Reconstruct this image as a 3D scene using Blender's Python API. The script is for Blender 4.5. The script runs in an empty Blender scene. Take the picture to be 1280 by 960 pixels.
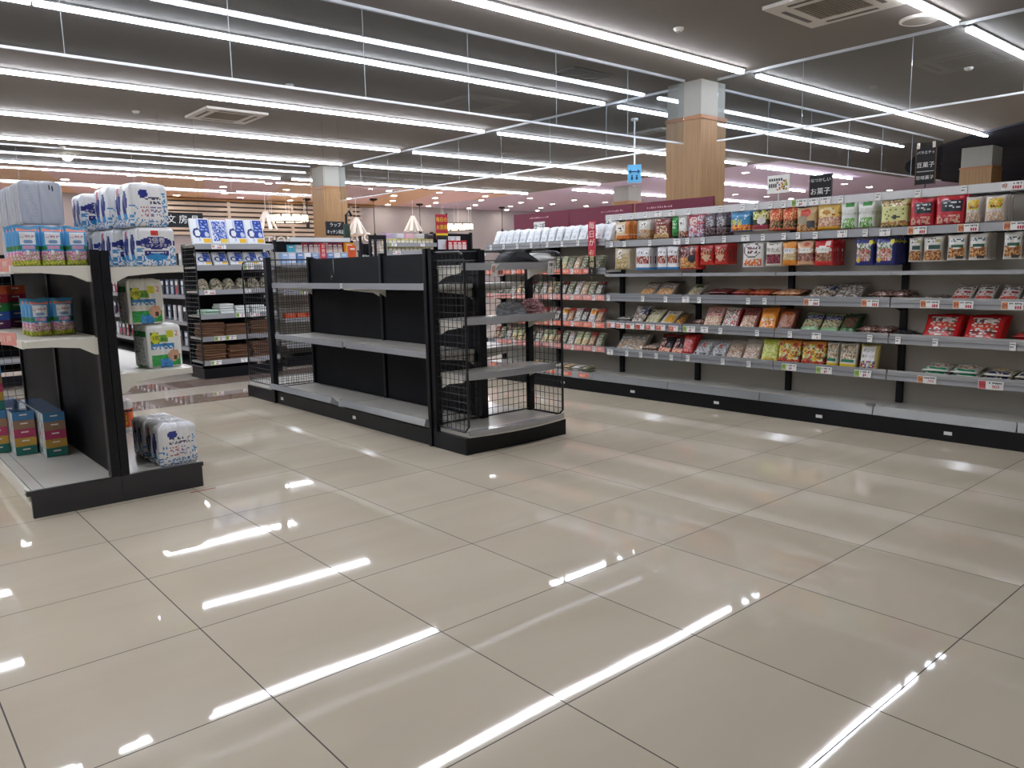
import bpy, bmesh, math, random
from mathutils import Vector, Matrix, Euler
from math import pi, sin, cos, radians as rad
rng = random.Random(7)
ORD = ['first','second','third','fourth','fifth','sixth','seventh','eighth','ninth','tenth','eleventh','twelfth','thirteenth','fourteenth','fifteenth','sixteenth','seventeenth','eighteenth','nineteenth','twentieth']
SC = bpy.context.scene
COL = SC.collection

# ---------------------------------------------------------------- materials
def lin(h):
    h = h.lstrip('#'); o = []
    for i in (0, 2, 4):
        c = int(h[i:i+2], 16) / 255
        o.append(c / 12.92 if c <= .04045 else ((c + .055) / 1.055) ** 2.4)
    return (*o, 1.0)
_LC = {}
def lc(h):
    if h not in _LC: _LC[h] = lin(h)
    return _LC[h]
MATS = {}
def nodes_of(name):
    m = bpy.data.materials.new(name); m.use_nodes = True
    nt = m.node_tree; b = nt.nodes['Principled BSDF']
    return m, nt, b
def N(nt, t, **kw):
    n = nt.nodes.new(t)
    for k, v in kw.items(): setattr(n, k, v)
    return n
def mat(name, col, rough=.5, metal=0., var=.06, scale=6., spec=.5, emit=0., bump=0.):
    if name in MATS: return MATS[name]
    m, nt, b = nodes_of(name)
    c = lin(col)
    tc = N(nt, 'ShaderNodeTexCoord'); no = N(nt, 'ShaderNodeTexNoise')
    no.inputs['Scale'].default_value = scale; no.inputs['Detail'].default_value = 4
    nt.links.new(tc.outputs['Object'], no.inputs['Vector'])
    mx = N(nt, 'ShaderNodeMix', data_type='RGBA')
    mx.inputs[6].default_value = tuple(x * (1 - var) for x in c[:3]) + (1,)
    mx.inputs[7].default_value = tuple(min(1, x * (1 + var)) for x in c[:3]) + (1,)
    nt.links.new(no.outputs['Fac'], mx.inputs[0]); nt.links.new(mx.outputs[2], b.inputs['Base Color'])
    mr = N(nt, 'ShaderNodeMapRange'); mr.inputs[3].default_value = rough * .85; mr.inputs[4].default_value = min(1, rough * 1.15)
    nt.links.new(no.outputs['Fac'], mr.inputs[0]); nt.links.new(mr.outputs[0], b.inputs['Roughness'])
    b.inputs['Metallic'].default_value = metal; b.inputs['Specular IOR Level'].default_value = spec
    if emit:
        b.inputs['Emission Color'].default_value = c; b.inputs['Emission Strength'].default_value = emit
    if bump:
        bp = N(nt, 'ShaderNodeBump'); bp.inputs['Strength'].default_value = bump; bp.inputs['Distance'].default_value = .01
        nt.links.new(no.outputs['Fac'], bp.inputs['Height']); nt.links.new(bp.outputs[0], b.inputs['Normal'])
    MATS[name] = m; return m
def print_mat(name, rough, coat=0., spec=.5):
    m, nt, b = nodes_of(name)
    a = N(nt, 'ShaderNodeAttribute', attribute_name='Col')
    nt.links.new(a.outputs['Color'], b.inputs['Base Color'])
    tc = N(nt, 'ShaderNodeTexCoord'); no = N(nt, 'ShaderNodeTexNoise'); no.inputs['Scale'].default_value = 45
    nt.links.new(tc.outputs['Object'], no.inputs['Vector'])
    bp = N(nt, 'ShaderNodeBump'); bp.inputs['Strength'].default_value = .35 if rough < .4 else .05; bp.inputs['Distance'].default_value = .004
    nt.links.new(no.outputs['Fac'], bp.inputs['Height']); nt.links.new(bp.outputs[0], b.inputs['Normal'])
    b.inputs['Roughness'].default_value = rough; b.inputs['Coat Weight'].default_value = coat; b.inputs['Coat Roughness'].default_value = .12
    b.inputs['Specular IOR Level'].default_value = spec
    MATS[name] = m; return m
FILM = print_mat('printed_film', .27, .25)
PAPER = print_mat('printed_paper', .6, 0, .3)
BLACK = mat('black_coated_steel', '#0c0e14', .42, 0, .12, 12, .3)
BLACKP = mat('black_back_panel', '#07090f', .55, 0, .15, 3, .15)
DARK = mat('charcoal_plinth_steel', '#2c2d31', .38, 0, .08, 9)
WIRE = mat('black_wire', '#141519', .4)
CREAM = mat('cream_shelf_steel', '#e4e1d6', .42, 0, .03, 6)
GREYSH = mat('pale_grey_shelf_steel', '#cfcdc6', .25, 0, .05, 5)
GREYW = mat('warm_grey_back_panel', '#aba69d', .5, 0, .04, 3)
RAIL = mat('grey_plastic_price_rail', '#a9abb0', .2, .2, .02, 6)
RAILD = mat('dark_grey_rail_groove', '#55575c', .35)
CLEAR = mat('milky_clear_plastic_rail', '#aeb1b4', .1, .35, .06, 9, .8)
ACRY = mat('white_acrylic_rail', '#dadbdd', .15, 0, .04, 9)
WHITE = mat('white_painted_metal', '#e8e8e8', .4, 0, .02)
ALU = mat('aluminium_channel', '#c9ccd0', .3, .6)
CHROME = mat('chrome', '#d8d8d8', .12, 1.)
CORD = mat('thin_white_cord', '#dfe1e4', .5)
BURG = mat('burgundy_board', '#6d1534', .55, 0, .05, 3)
SIGNB = mat('black_sign_board', '#1f1f21', .6)
SIGNW = mat('white_sign_face', '#efefef', .5, 0, .02)
CEIL = mat('ceiling_board', '#746e68', .9, 0, .03, 1.2, .2)
BACKW = mat('pale_mauve_wall', '#968f91', .8, 0, .04, .8, .2)
SHELLW = mat('off_white_wall', '#cfcac2', .8, 0, .03, .8, .2)
NAVYC = mat('navy_ceiling', '#20242f', .8, 0, .06, 1, .2)
SLAT = mat('grey_wood_slat', '#a8998c', .6, 0, .1, 3)
SLATD = mat('dark_gap_backing', '#3b3431', .8)
TUBE = mat('led_tube', '#f1f5ff', .5, emit=48., var=0)
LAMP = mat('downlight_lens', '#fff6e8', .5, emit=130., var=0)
SHADE = mat('glowing_shade', '#fff3dd', .5, emit=2.5, var=0)
TISS = mat('white_soft_paper', '#e9e9ea', .75, 0, .03, 30, .2, bump=.2)
BROWN = mat('brown_towel', '#6f5240', .95, 0, .15, 40, .1, bump=.4)
WHITEC = mat('white_cloth', '#d9dcda', .9, 0, .06, 30, .1, bump=.3)
GREENC = mat('pale_green_cloth', '#b3cdbb', .9, 0, .06, 30, .1, bump=.3)

def floor_mat():
    m, nt, b = nodes_of('polished_tile_floor'); L = nt.links
    tc = N(nt, 'ShaderNodeTexCoord'); sx = N(nt, 'ShaderNodeSeparateXYZ'); L.new(tc.outputs['Object'], sx.inputs[0])
    def math_(op, a, v=None):
        n = N(nt, 'ShaderNodeMath', operation=op)
        for i, q in enumerate((a, v)):
            if q is None: continue
            if isinstance(q, (int, float)): n.inputs[i].default_value = q
            else: L.new(q, n.inputs[i])
        return n.outputs[0]
    def grid(o):
        q = math_('FRACT', math_('ADD', math_('MULTIPLY', o, 1 / .6), 100.0))
        d = math_('MINIMUM', q, math_('SUBTRACT', 1.0, q))
        return math_('LESS_THAN', d, .0036)
    g = math_('MAXIMUM', grid(sx.outputs[0]), grid(sx.outputs[1]))
    mp = N(nt, 'ShaderNodeMapping'); mp.inputs['Scale'].default_value = (.55, 2.1, 1); L.new(tc.outputs['Object'], mp.inputs[0])
    n1 = N(nt, 'ShaderNodeTexNoise'); n1.inputs['Scale'].default_value = 1.6; n1.inputs['Detail'].default_value = 6; n1.inputs['Distortion'].default_value = .6
    L.new(mp.outputs[0], n1.inputs[0])
    wn = N(nt, 'ShaderNodeTexWhiteNoise', noise_dimensions='2D')
    cx = N(nt, 'ShaderNodeCombineXYZ')
    L.new(math_('FLOOR', math_('MULTIPLY', sx.outputs[0], 1 / .6)), cx.inputs[0]); L.new(math_('FLOOR', math_('MULTIPLY', sx.outputs[1], 1 / .6)), cx.inputs[1])
    L.new(cx.outputs[0], wn.inputs[0])
    f = math_('ADD', math_('MULTIPLY', n1.outputs['Fac'], .75), math_('MULTIPLY', wn.outputs['Value'], .22))
    cr = N(nt, 'ShaderNodeValToRGB'); cr.color_ramp.elements[0].position = .2; cr.color_ramp.elements[1].position = .8
    cr.color_ramp.elements[0].color = lin('#c6baa5'); cr.color_ramp.elements[1].color = lin('#d9cdb9'); L.new(f, cr.inputs[0])
    # plank-look bands running across the back of the shop
    cy = N(nt, 'ShaderNodeValToRGB'); cy.color_ramp.interpolation = 'CONSTANT'
    e = cy.color_ramp.elements
    stops = [(0, '#cec2ae', 0), (3.62, '#8a786d', 1), (4.15, '#c4baab', 1), (4.7, '#857268', 1), (5.35, '#c0b6a8', 1), (6.2, '#8a786d', 1), (6.8, '#cabfb0', 1)]
    e[0].position = 0; e[0].color = lin(stops[0][1]); e[1].position = stops[1][0] / 10; e[1].color = lin(stops[1][1])
    for p_, c_, _ in stops[2:]:
        q = e.new(p_ / 10); q.color = lin(c_)
    L.new(math_('MULTIPLY', sx.outputs[1], .1), cy.inputs[0])
    mb = N(nt, 'ShaderNodeMix', data_type='RGBA'); L.new(math_('GREATER_THAN', sx.outputs[1], 3.62), mb.inputs[0])
    L.new(cr.outputs[0], mb.inputs[6]); L.new(cy.outputs[0], mb.inputs[7])
    mg = N(nt, 'ShaderNodeMix', data_type='RGBA'); L.new(g, mg.inputs[0]); L.new(mb.outputs[2], mg.inputs[6]); mg.inputs[7].default_value = lin('#4b4540')
    L.new(mg.outputs[2], b.inputs['Base Color'])
    n2 = N(nt, 'ShaderNodeTexNoise'); n2.inputs['Scale'].default_value = 2.3; n2.inputs['Detail'].default_value = 5; L.new(tc.outputs['Object'], n2.inputs[0])
    r = math_('ADD', math_('MULTIPLY', n2.outputs['Fac'], .04), .012)
    L.new(math_('MAXIMUM', r, math_('MULTIPLY', g, .7)), b.inputs['Roughness'])
    b.inputs['Specular IOR Level'].default_value = .5
    # every tile lies a hair out of true
    wv = N(nt, 'ShaderNodeTexNoise'); wv.inputs['Scale'].default_value = 1.1; wv.inputs['Detail'].default_value = 1; L.new(tc.outputs['Object'], wv.inputs[0])
    bp = N(nt, 'ShaderNodeBump'); bp.inputs['Strength'].default_value = .06; bp.inputs['Distance'].default_value = .03; L.new(wv.outputs['Fac'], bp.inputs['Height'])
    L.new(bp.outputs[0], b.inputs['Normal'])
    return m
def wood_mat(name, a, c, plank=.18):
    m, nt, b = nodes_of(name); L = nt.links
    tc = N(nt, 'ShaderNodeTexCoord'); mp = N(nt, 'ShaderNodeMapping'); mp.inputs['Scale'].default_value = (14, 14, .7); L.new(tc.outputs['Object'], mp.inputs[0])
    n = N(nt, 'ShaderNodeTexNoise'); n.inputs['Scale'].default_value = 2.2; n.inputs['Detail'].default_value = 7; L.new(mp.outputs[0], n.inputs[0])
    cr = N(nt, 'ShaderNodeValToRGB'); cr.color_ramp.elements[0].position = .3; cr.color_ramp.elements[1].position = .72
    cr.color_ramp.elements[0].color = lin(a); cr.color_ramp.elements[1].color = lin(c); L.new(n.outputs['Fac'], cr.inputs[0])
    sx = N(nt, 'ShaderNodeSeparateXYZ'); L.new(tc.outputs['Object'], sx.inputs[0])
    ad = N(nt, 'ShaderNodeMath', operation='ADD'); L.new(sx.outputs[0], ad.inputs[0]); L.new(sx.outputs[1], ad.inputs[1])
    dv = N(nt, 'ShaderNodeMath', operation='MULTIPLY'); L.new(ad.outputs[0], dv.inputs[0]); dv.inputs[1].default_value = 1 / plank
    fl = N(nt, 'ShaderNodeMath', operation='FLOOR'); L.new(dv.outputs[0], fl.inputs[0])
    wn = N(nt, 'ShaderNodeTexWhiteNoise', noise_dimensions='1D'); L.new(fl.outputs[0], wn.inputs['W'])
    mr = N(nt, 'ShaderNodeMapRange'); mr.inputs[3].default_value = .88; mr.inputs[4].default_value = 1.06; L.new(wn.outputs['Value'], mr.inputs[0])
    hs = N(nt, 'ShaderNodeHueSaturation'); L.new(mr.outputs[0], hs.inputs['Value']); L.new(cr.outputs[0], hs.inputs['Color'])
    L.new(hs.outputs[0], b.inputs['Base Color']); b.inputs['Roughness'].default_value = .5
    MATS[name] = m; return m
WOOD = wood_mat('light_oak_cladding', '#85633b', '#9c774b')
WOODD = wood_mat('brown_wood_wall', '#5d3f2b', '#7a553a')
def pink_ceiling():
    m, nt, b = nodes_of('pink_ceiling_with_wood_stripes'); L = nt.links
    tc = N(nt, 'ShaderNodeTexCoord'); sx = N(nt, 'ShaderNodeSeparateXYZ'); L.new(tc.outputs['Object'], sx.inputs[0])
    def mth(op, a, v):
        n = N(nt, 'ShaderNodeMath', operation=op)
        for i, q in enumerate((a, v)):
            if isinstance(q, (int, float)): n.inputs[i].default_value = q
            else: L.new(q, n.inputs[i])
        return n.outputs[0]
    fr = mth('FRACT', mth('MULTIPLY', mth('ADD', mth('ADD', sx.outputs[0], mth('MULTIPLY', sx.outputs[1], -.35)), 60.), .27), 0)
    st = mth('MULTIPLY', mth('LESS_THAN', fr, .42), mth('LESS_THAN', sx.outputs[0], 17.))
    no = N(nt, 'ShaderNodeTexNoise'); no.inputs['Scale'].default_value = 1.; L.new(tc.outputs['Object'], no.inputs[0])
    mx = N(nt, 'ShaderNodeMix', data_type='RGBA'); L.new(st, mx.inputs[0])
    mx.inputs[6].default_value = lin('#dcb9bc'); mx.inputs[7].default_value = lin('#dab396')
    m2 = N(nt, 'ShaderNodeMix', data_type='RGBA'); L.new(mth('GREATER_THAN', sx.outputs[0], 17.), m2.inputs[0])
    L.new(mx.outputs[2], m2.inputs[6]); m2.inputs[7].default_value = lin('#c0b0c8')
    L.new(m2.outputs[2], b.inputs['Base Color']); b.inputs['Roughness'].default_value = .8
    return m
def glass_mat(name, tint, amt=1.):
    m, nt, b = nodes_of(name); L = nt.links; nt.nodes.remove(b)
    out = [n for n in nt.nodes if n.type == 'OUTPUT_MATERIAL'][0]
    tr = N(nt, 'ShaderNodeBsdfTransparent'); tr.inputs[0].default_value = tint
    gl = N(nt, 'ShaderNodeBsdfGlossy'); gl.inputs['Roughness'].default_value = .0; gl.inputs[0].default_value = (.95, .97, 1, 1)
    fr = N(nt, 'ShaderNodeFresnel'); ge = N(nt, 'ShaderNodeNewGeometry'); mr = N(nt, 'ShaderNodeMapRange'); mr.inputs[3].default_value = 1.5; mr.inputs[4].default_value = 1 / 1.5
    L.new(ge.outputs['Backfacing'], mr.inputs[0]); L.new(mr.outputs[0], fr.inputs[0])
    mx = N(nt, 'ShaderNodeMixShader'); L.new(fr.outputs[0], mx.inputs[0]); L.new(tr.outputs[0], mx.inputs[1]); L.new(gl.outputs[0], mx.inputs[2])
    L.new(mx.outputs[0], out.inputs[0]); MATS[name] = m; return m
GLASS = glass_mat('smoke_curtain_glass', (.84, .87, .89, 1))

# ---------------------------------------------------------------- mesh helpers
class MB:
    """collects solid shapes, then links them as one mesh object"""
    def __init__(s): s.bm = bmesh.new()
    def box(s, x0, x1, y0, y1, z0, z1, M=None, bev=0.):
        vs = [s.bm.verts.new(v) for v in ((x0,y0,z0),(x1,y0,z0),(x1,y1,z0),(x0,y1,z0),(x0,y0,z1),(x1,y0,z1),(x1,y1,z1),(x0,y1,z1))]
        fs = [s.bm.faces.new([vs[i] for i in f]) for f in ((3,2,1,0),(4,5,6,7),(0,1,5,4),(1,2,6,5),(2,3,7,6),(3,0,4,7))]
        if bev:
            es = list({e for f in fs for e in f.edges})
            r = bmesh.ops.bevel(s.bm, geom=es, offset=bev, segments=2, affect='EDGES', profile=.6)
            vs = [v for v in r['verts']] or vs
            vs = list({v for f in r['faces'] for v in f.verts} | {v for v in vs if v.is_valid})
        if M is not None:
            for v in vs: v.co = M @ v.co
        return s
    def prism(s, poly, a0, a1, axis='x', M=None):
        """polygon of 2-D points swept along an axis; (p,q) are the other two axes in order"""
        def P(p, q, a): return {'x': (a, p, q), 'y': (p, a, q), 'z': (p, q, a)}[axis]
        A = [s.bm.verts.new(P(p, q, a0)) for p, q in poly]; B = [s.bm.verts.new(P(p, q, a1)) for p, q in poly]
        n = len(poly); fs = [s.bm.faces.new(A), s.bm.faces.new(B[::-1])]
        for i in range(n): fs.append(s.bm.faces.new((A[i], A[(i+1) % n], B[(i+1) % n], B[i])))
        bmesh.ops.recalc_face_normals(s.bm, faces=fs)
        if M is not None:
            for v in A + B: v.co = M @ v.co
        return s
    def tube(s, pts, r, seg=6, closed=False):
        pts = [Vector(p) for p in pts]; rings = []; n = len(pts)
        for i, p in enumerate(pts):
            a = pts[i-1] if (i or closed) else p; b = pts[(i+1) % n] if (i < n-1 or closed) else p
            d = (b - a).normalized(); u = d.orthogonal().normalized() if abs(d.z) > .9 else d.cross(Vector((0,0,1))).normalized()
            w = d.cross(u)
            rr = r[i] if isinstance(r, (list, tuple)) else r
            rings.append([s.bm.verts.new(p + rr * (cos(2*pi*k/seg) * u + sin(2*pi*k/seg) * w)) for k in range(seg)])
        m = n if closed else n - 1
        for i in range(m):
            A, B = rings[i], rings[(i+1) % n]
            for k in range(seg):
                try: s.bm.faces.new((A[k], A[(k+1) % seg], B[(k+1) % seg], B[k]))
                except ValueError: pass
        if not closed:
            s.bm.faces.new(rings[0][::-1]); s.bm.faces.new(rings[-1])
        return s
    def lathe(s, prof, seg=20, M=None):
        rings = [[s.bm.verts.new((max(r, 1e-4) * cos(2*pi*k/seg), max(r, 1e-4) * sin(2*pi*k/seg), z)) for k in range(seg)] for r, z in prof]
        fs = []
        for A, B in zip(rings, rings[1:]):
            for k in range(seg): fs.append(s.bm.faces.new((A[k], A[(k+1) % seg], B[(k+1) % seg], B[k])))
        fs.append(s.bm.faces.new(rings[0])); fs.append(s.bm.faces.new(rings[-1]))
        bmesh.ops.recalc_face_normals(s.bm, faces=fs)
        if M is not None:
            for R in rings:
                for v in R: v.co = M @ v.co
        return s
    def build(s, name, m, parent=None, smooth=False):
        me = bpy.data.meshes.new(name); s.bm.to_mesh(me); s.bm.free()
        if smooth:
            for p in me.polygons: p.use_smooth = True
        me.materials.append(m)
        o = bpy.data.objects.new(name, me); COL.objects.link(o)
        if parent: o.parent = parent
        return o
def B(x0, x1, y0, y1, z0, z1, bev=0.): return MB().box(x0, x1, y0, y1, z0, z1, None, bev)
def tag(o, label, cat, group=None):
    o['label'] = label; o['category'] = cat
    if group: o['group'] = group
    return o
def thing(name, label, cat, loc=(0,0,0), rz=0., group=None):
    o = bpy.data.objects.new(name, None); COL.objects.link(o); o.location = loc; o.rotation_euler = (0, 0, rz)
    o.empty_display_size = .1
    return tag(o, label, cat, group)
def struct(o): o['kind'] = 'structure'; return o
def dup(root, loc, rot=None, label=None, group=None):
    r = root.copy(); COL.objects.link(r); r.location = loc
    if rot is not None: r.rotation_euler = rot
    if label: r['label'] = label
    if group: r['group'] = group
    for ch in list(root.children):
        c = ch.copy(); COL.objects.link(c); c.parent = r
        for g in list(ch.children):
            d = g.copy(); COL.objects.link(d); d.parent = c
    return r

# text outlines (Blender's own built-in font)
_TX = {}
def text_mesh(s, size):
    k = s
    if k not in _TX:
        cu = bpy.data.curves.new('t', 'FONT'); cu.body = s; cu.size = 1; cu.align_x = 'CENTER'; cu.align_y = 'CENTER'; cu.resolution_u = 2
        o = bpy.data.objects.new('t', cu); COL.objects.link(o)
        bpy.context.view_layer.update()
        me = bpy.data.meshes.new_from_object(o.evaluated_get(bpy.context.evaluated_depsgraph_get()))
        _TX[k] = ([tuple(v.co) for v in me.vertices], [tuple(p.vertices) for p in me.polygons])
        bpy.data.objects.remove(o); bpy.data.curves.remove(cu); bpy.data.meshes.remove(me)
    V, F = _TX[k]
    return [(x * size, y * size) for x, y, z in V], F

class PM:
    """printed mesh: faces that each carry their own ink colour"""
    def __init__(s): s.v = []; s.f = []; s.c = []
    def quad(s, a, b, c, d, col):
        i = len(s.v); s.v += [a, b, c, d]; s.f.append((i, i+1, i+2, i+3)); s.c.append(col)
    def rect(s, x0, x1, z0, z1, y, col): s.quad((x0,y,z0),(x1,y,z0),(x1,y,z1),(x0,y,z1), col)
    def solid(s, x0, x1, y0, y1, z0, z1, col, top=None, side=None, back=None):
        top = top or col; side = side or col
        s.quad((x0,y0,z0),(x1,y0,z0),(x1,y0,z1),(x0,y0,z1), col); s.quad((x1,y1,z0),(x0,y1,z0),(x0,y1,z1),(x1,y1,z1), back or col)
        s.quad((x0,y1,z0),(x0,y0,z0),(x0,y0,z1),(x0,y1,z1), side); s.quad((x1,y0,z0),(x1,y1,z0),(x1,y1,z1),(x1,y0,z1), side)
        s.quad((x0,y0,z1),(x1,y0,z1),(x1,y1,z1),(x0,y1,z1), top); s.quad((x0,y1,z0),(x1,y1,z0),(x1,y0,z0),(x0,y0,z0), top)
    def text(s, t, x, z, size, col, y, fit=None, vert=False, tf=None):
        if vert:
            for i, ch in enumerate(t): s.text(ch, x, z - i * size * 1.08, size, col, y, None, False, tf)
            return
        V, F = text_mesh(t, size)
        if fit:
            w = max(v[0] for v in V) - min(v[0] for v in V)
            if w > fit: V = [(a * fit / w, b) for a, b in V]
        i = len(s.v)
        for a, b in V:
            p = (x + a, y, z + b); s.v.append(tf(p) if tf else p)
        for q in F: s.f.append(tuple(i + k for k in q)); s.c.append(col)
    def mesh(s, name, m, smooth=False):
        me = bpy.data.meshes.new(name); me.from_pydata(s.v, [], s.f)
        at = me.color_attributes.new('Col', 'FLOAT_COLOR', 'CORNER')
        buf = []
        for f, c in zip(s.f, s.c): buf += list(lc(c)) * len(f)
        at.data.foreach_set('color', buf)
        if smooth:
            for p in me.polygons: p.use_smooth = True
        me.materials.append(m); return me
    def build(s, name, m, parent=None, smooth=False):
        o = bpy.data.objects.new(name, s.mesh(name, m, smooth)); COL.objects.link(o)
        if parent: o.parent = parent
        return o

# a printed picture as a small colour grid
def art(ops, nx, nz, seed):
    r = random.Random(seed); g = [['#ffffff'] * nz for _ in range(nx)]; texts = []
    for op in ops:
        k = op[0]
        if k == 't': texts.append(op[1:]); continue
        for i in range(nx):
            for j in range(nz):
                u, v = (i + .5) / nx, (j + .5) / nz
                if k == 'b':
                    if op[1] <= v < op[2]: g[i][j] = op[3]
                elif k == 'r':
                    if op[1] <= u < op[3] and op[2] <= v < op[4]: g[i][j] = op[5]
                elif k == 'e':
                    if ((u - op[1]) / op[3]) ** 2 + ((v - op[2]) / op[4]) ** 2 < 1: g[i][j] = op[5]
                elif k == 'n':
                    if op[1] <= u < op[3] and op[2] <= v < op[4]: g[i][j] = r.choice(op[5])
                elif k == 's':
                    if op[1] <= u < op[3] and op[2] <= v < op[4] and j % 3 and r.random() < op[6]: g[i][j] = op[5]
    return g, texts
def pouch_mesh(name, w, h, t, ops, seed, nx=15, nz=18, top=.07, sag=.0):
    """a filled film bag: flat crimped top, pillow body; stands on z=0, front towards -y"""
    g, texts = art(ops, nx, nz, seed); r = random.Random(seed + 5)
    ph = [r.uniform(0, 6) for _ in range(4)]
    def prof(u, v):
        a = max(0., 1 - abs(2*u - 1) ** 2.6) ** .55
        b = min(1., max(0., v) / .16) ** .55 * (1. if v < 1 - top - .16 else max(0., (1 - top - v) / .16) ** .8)
        wr = 1 + .10 * sin(9*u + 7*v + ph[0]) + .07 * sin(17*u - 11*v + ph[1])
        return max(.0012, t * .5 * a * b * wr)
    def X(u, v):
        pinch = 1 - .05 * max(0., 1 - abs(2*v - 1) ** 3)
        return (u - .5) * w * pinch
    def Zf(u, v): return h * v + .004 * sin(6*u + ph[2]) * (1 if v > .9 else 0)
    p = PM()
    F = {}; K = {}
    for i in range(nx + 1):
        for j in range(nz + 1):
            u, v = i / nx, j / nz; d = prof(u, v); sl = sag * (1 - v) * v * 4
            F[i, j] = len(p.v); p.v.append((X(u, v), -d - sl, Zf(u, v)))
            K[i, j] = len(p.v); p.v.append((X(u, v), d - sl, Zf(u, v)))
    for i in range(nx):
        for j in range(nz):
            p.f.append((F[i,j], F[i+1,j], F[i+1,j+1], F[i,j+1])); p.c.append(g[i][j])
            p.f.append((K[i+1,j], K[i,j], K[i,j+1], K[i+1,j+1])); p.c.append(g[nx-1-i][j])
    for j in range(nz):
        p.f.append((K[0,j], F[0,j], F[0,j+1], K[0,j+1])); p.c.append(g[0][j])
        p.f.append((F[nx,j], K[nx,j], K[nx,j+1], F[nx,j+1])); p.c.append(g[nx-1][j])
    for i in range(nx):
        p.f.append((F[i,nz], F[i+1,nz], K[i+1,nz], K[i,nz])); p.c.append(g[i][nz-1])
        p.f.append((K[i,0], K[i+1,0], F[i+1,0], F[i,0])); p.c.append(g[i][0])
    for s_, u, v, size, col in texts:
        def tf(q):
            uu = q[0] / w + .5; vv = q[2] / h
            return (q[0], -prof(min(max(uu, 0), 1), min(max(vv, 0), 1)) - sag * (1 - vv) * vv * 4 - .0018, q[2])
        p.text(s_, (u - .5) * w, v * h, size * w, col, 0, .94 * w, False, tf)
    return p.mesh(name, FILM, True)
_PC = {}
def pouch(name, key, w, h, t, ops, label, cat, loc, rot, group=None, sag=0., top=.07):
    k = (key, round(w, 3), round(h, 3), t)
    if k not in _PC: _PC[k] = pouch_mesh(name, w, h, t, ops, sum(map(ord, key)), top=top, sag=sag)
    o = bpy.data.objects.new(name, _PC[k]); COL.objects.link(o); o.location = loc; o.rotation_euler = rot
    return tag(o, label, cat, group)

# ---------------------------------------------------------------- camera
cam = bpy.data.cameras.new('camera'); co = bpy.data.objects.new('camera', cam); COL.objects.link(co)
yaw, pitch, roll = 0.85855, -0.14953, -0.02061
F_ = Vector((cos(yaw)*cos(pitch), sin(yaw)*cos(pitch), sin(pitch))); R_ = Vector((sin(yaw), -cos(yaw), 0)); U_ = R_.cross(F_)
R2 = R_*cos(roll) + U_*sin(roll); U2 = -R_*sin(roll) + U_*cos(roll)
co.matrix_world = Matrix(((R2.x,U2.x,-F_.x,-.827),(R2.y,U2.y,-F_.y,-3.845),(R2.z,U2.z,-F_.z,1.220),(0,0,0,1)))
cam.sensor_width = 36; cam.lens = 968.73 / 1280 * 36; cam.clip_start = .05; cam.clip_end = 200
SC.camera = co

# ---------------------------------------------------------------- room shell
X0, X1, Y0, Y1, CZ = -4.5, 32., -6.5, 22.4, 3.66
struct(B(X0, X1, Y0, Y1, -.1, 0).build('floor', floor_mat()))
struct(MB().box(X0, 17, Y0, 16.5, CZ, CZ+.1).box(17, 24, Y0, 6.6, CZ, CZ+.1).build('ceiling', CEIL))
PK = pink_ceiling()
struct(MB().box(X0, X1, 16.5, Y1, CZ, CZ+.1).box(17, X1, 6.6, 16.5, CZ, CZ+.1).box(24, X1, Y0, 6.6, CZ, CZ+.1).build('ceiling', PK))
struct(MB().lathe([(11.6, 0), (11.6, .03)], 96, Matrix.Translation((25.5, -5.4, CZ-.035))).build('ceiling', NAVYC))
struct(B(X0, X1, Y1, Y1+.15, 0, CZ).build('wall_back', BACKW))
struct(B(X0-.15, X0, Y0, Y1, 0, CZ).build('wall_left', SHELLW))
struct(B(X0, X1, Y0-.15, Y0, 0, CZ).build('wall_front', SHELLW))
struct(B(X1, X1+.15, Y0, Y1, 0, CZ).build('wall_right', BACKW))
struct(B(22.6, 22.8, Y0, 2.6, 0, CZ-.04).build('wall_inner', WOODD))
# timber louvres on the back wall
m = B(7.4, 14.4, Y1-.05, Y1-.01, 2.45, 3.56)
struct(m.build('trim_1', SLATD))
m = MB()
for i in range(7):
    z = 2.47 + i*.158; m.box(7.35, 14.45, Y1-.14, Y1-.055, z, z+.1)
for x in (7.35, 9.35, 11.6, 13.95): m.box(x, x+.1, Y1-.15, Y1-.05, 2.4, 3.6)
struct(m.build('trim_2', SLAT))
struct(B(7., 15, Y1-.2, Y1-.01, 3.57, 3.64).build('trim_3', WOOD))

# ---------------------------------------------------------------- LED strips: rows across the shop
ROWS = [(-.49, 'nearest the camera at the upper right'), (2.02, 'first row left of the big oak pillar top'), (4.40, 'second row, behind the first glass curtain'),
        (7.28, 'third row beyond the glass curtain'), (10.02, 'fourth row back'), (12.45, 'fifth row back, passing the far oak pillar'), (15.7, 'last row at the edge of the pink ceiling')]
def strip(x0, x1, y, label, group):
    t = thing('led_strip_light', label, 'light', ((x0+x1)/2, y, CZ), 0, group)
    h = (x1-x0)/2
    B(-h, h, -.045, .045, -.022, -.001).build('housing', ALU, t)
    n = max(1, round(2*h/2.4)); L = 2*h/n
    for k in range(n):
        a = -h + k*L + .012
        B(a, a+L-.024, -.027, .027, -.06, -.0225, .008).build('tube', TUBE, t)
for y, w in ROWS:
    strip(-4.2, 8.24, y, 'white LED ceiling strip, ' + w, 'LED strips on the near ceiling')
    x1 = {-.49: 16.8, 2.02: 16.9, 4.40: 16.9, 7.28: 16.6, 10.02: 16.9, 12.45: 16.9, 15.7: 16.9}[y]
    strip(8.56, x1, y, 'LED strip beyond the cross curtain, ' + w, 'LED strips on the far ceiling')
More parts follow.
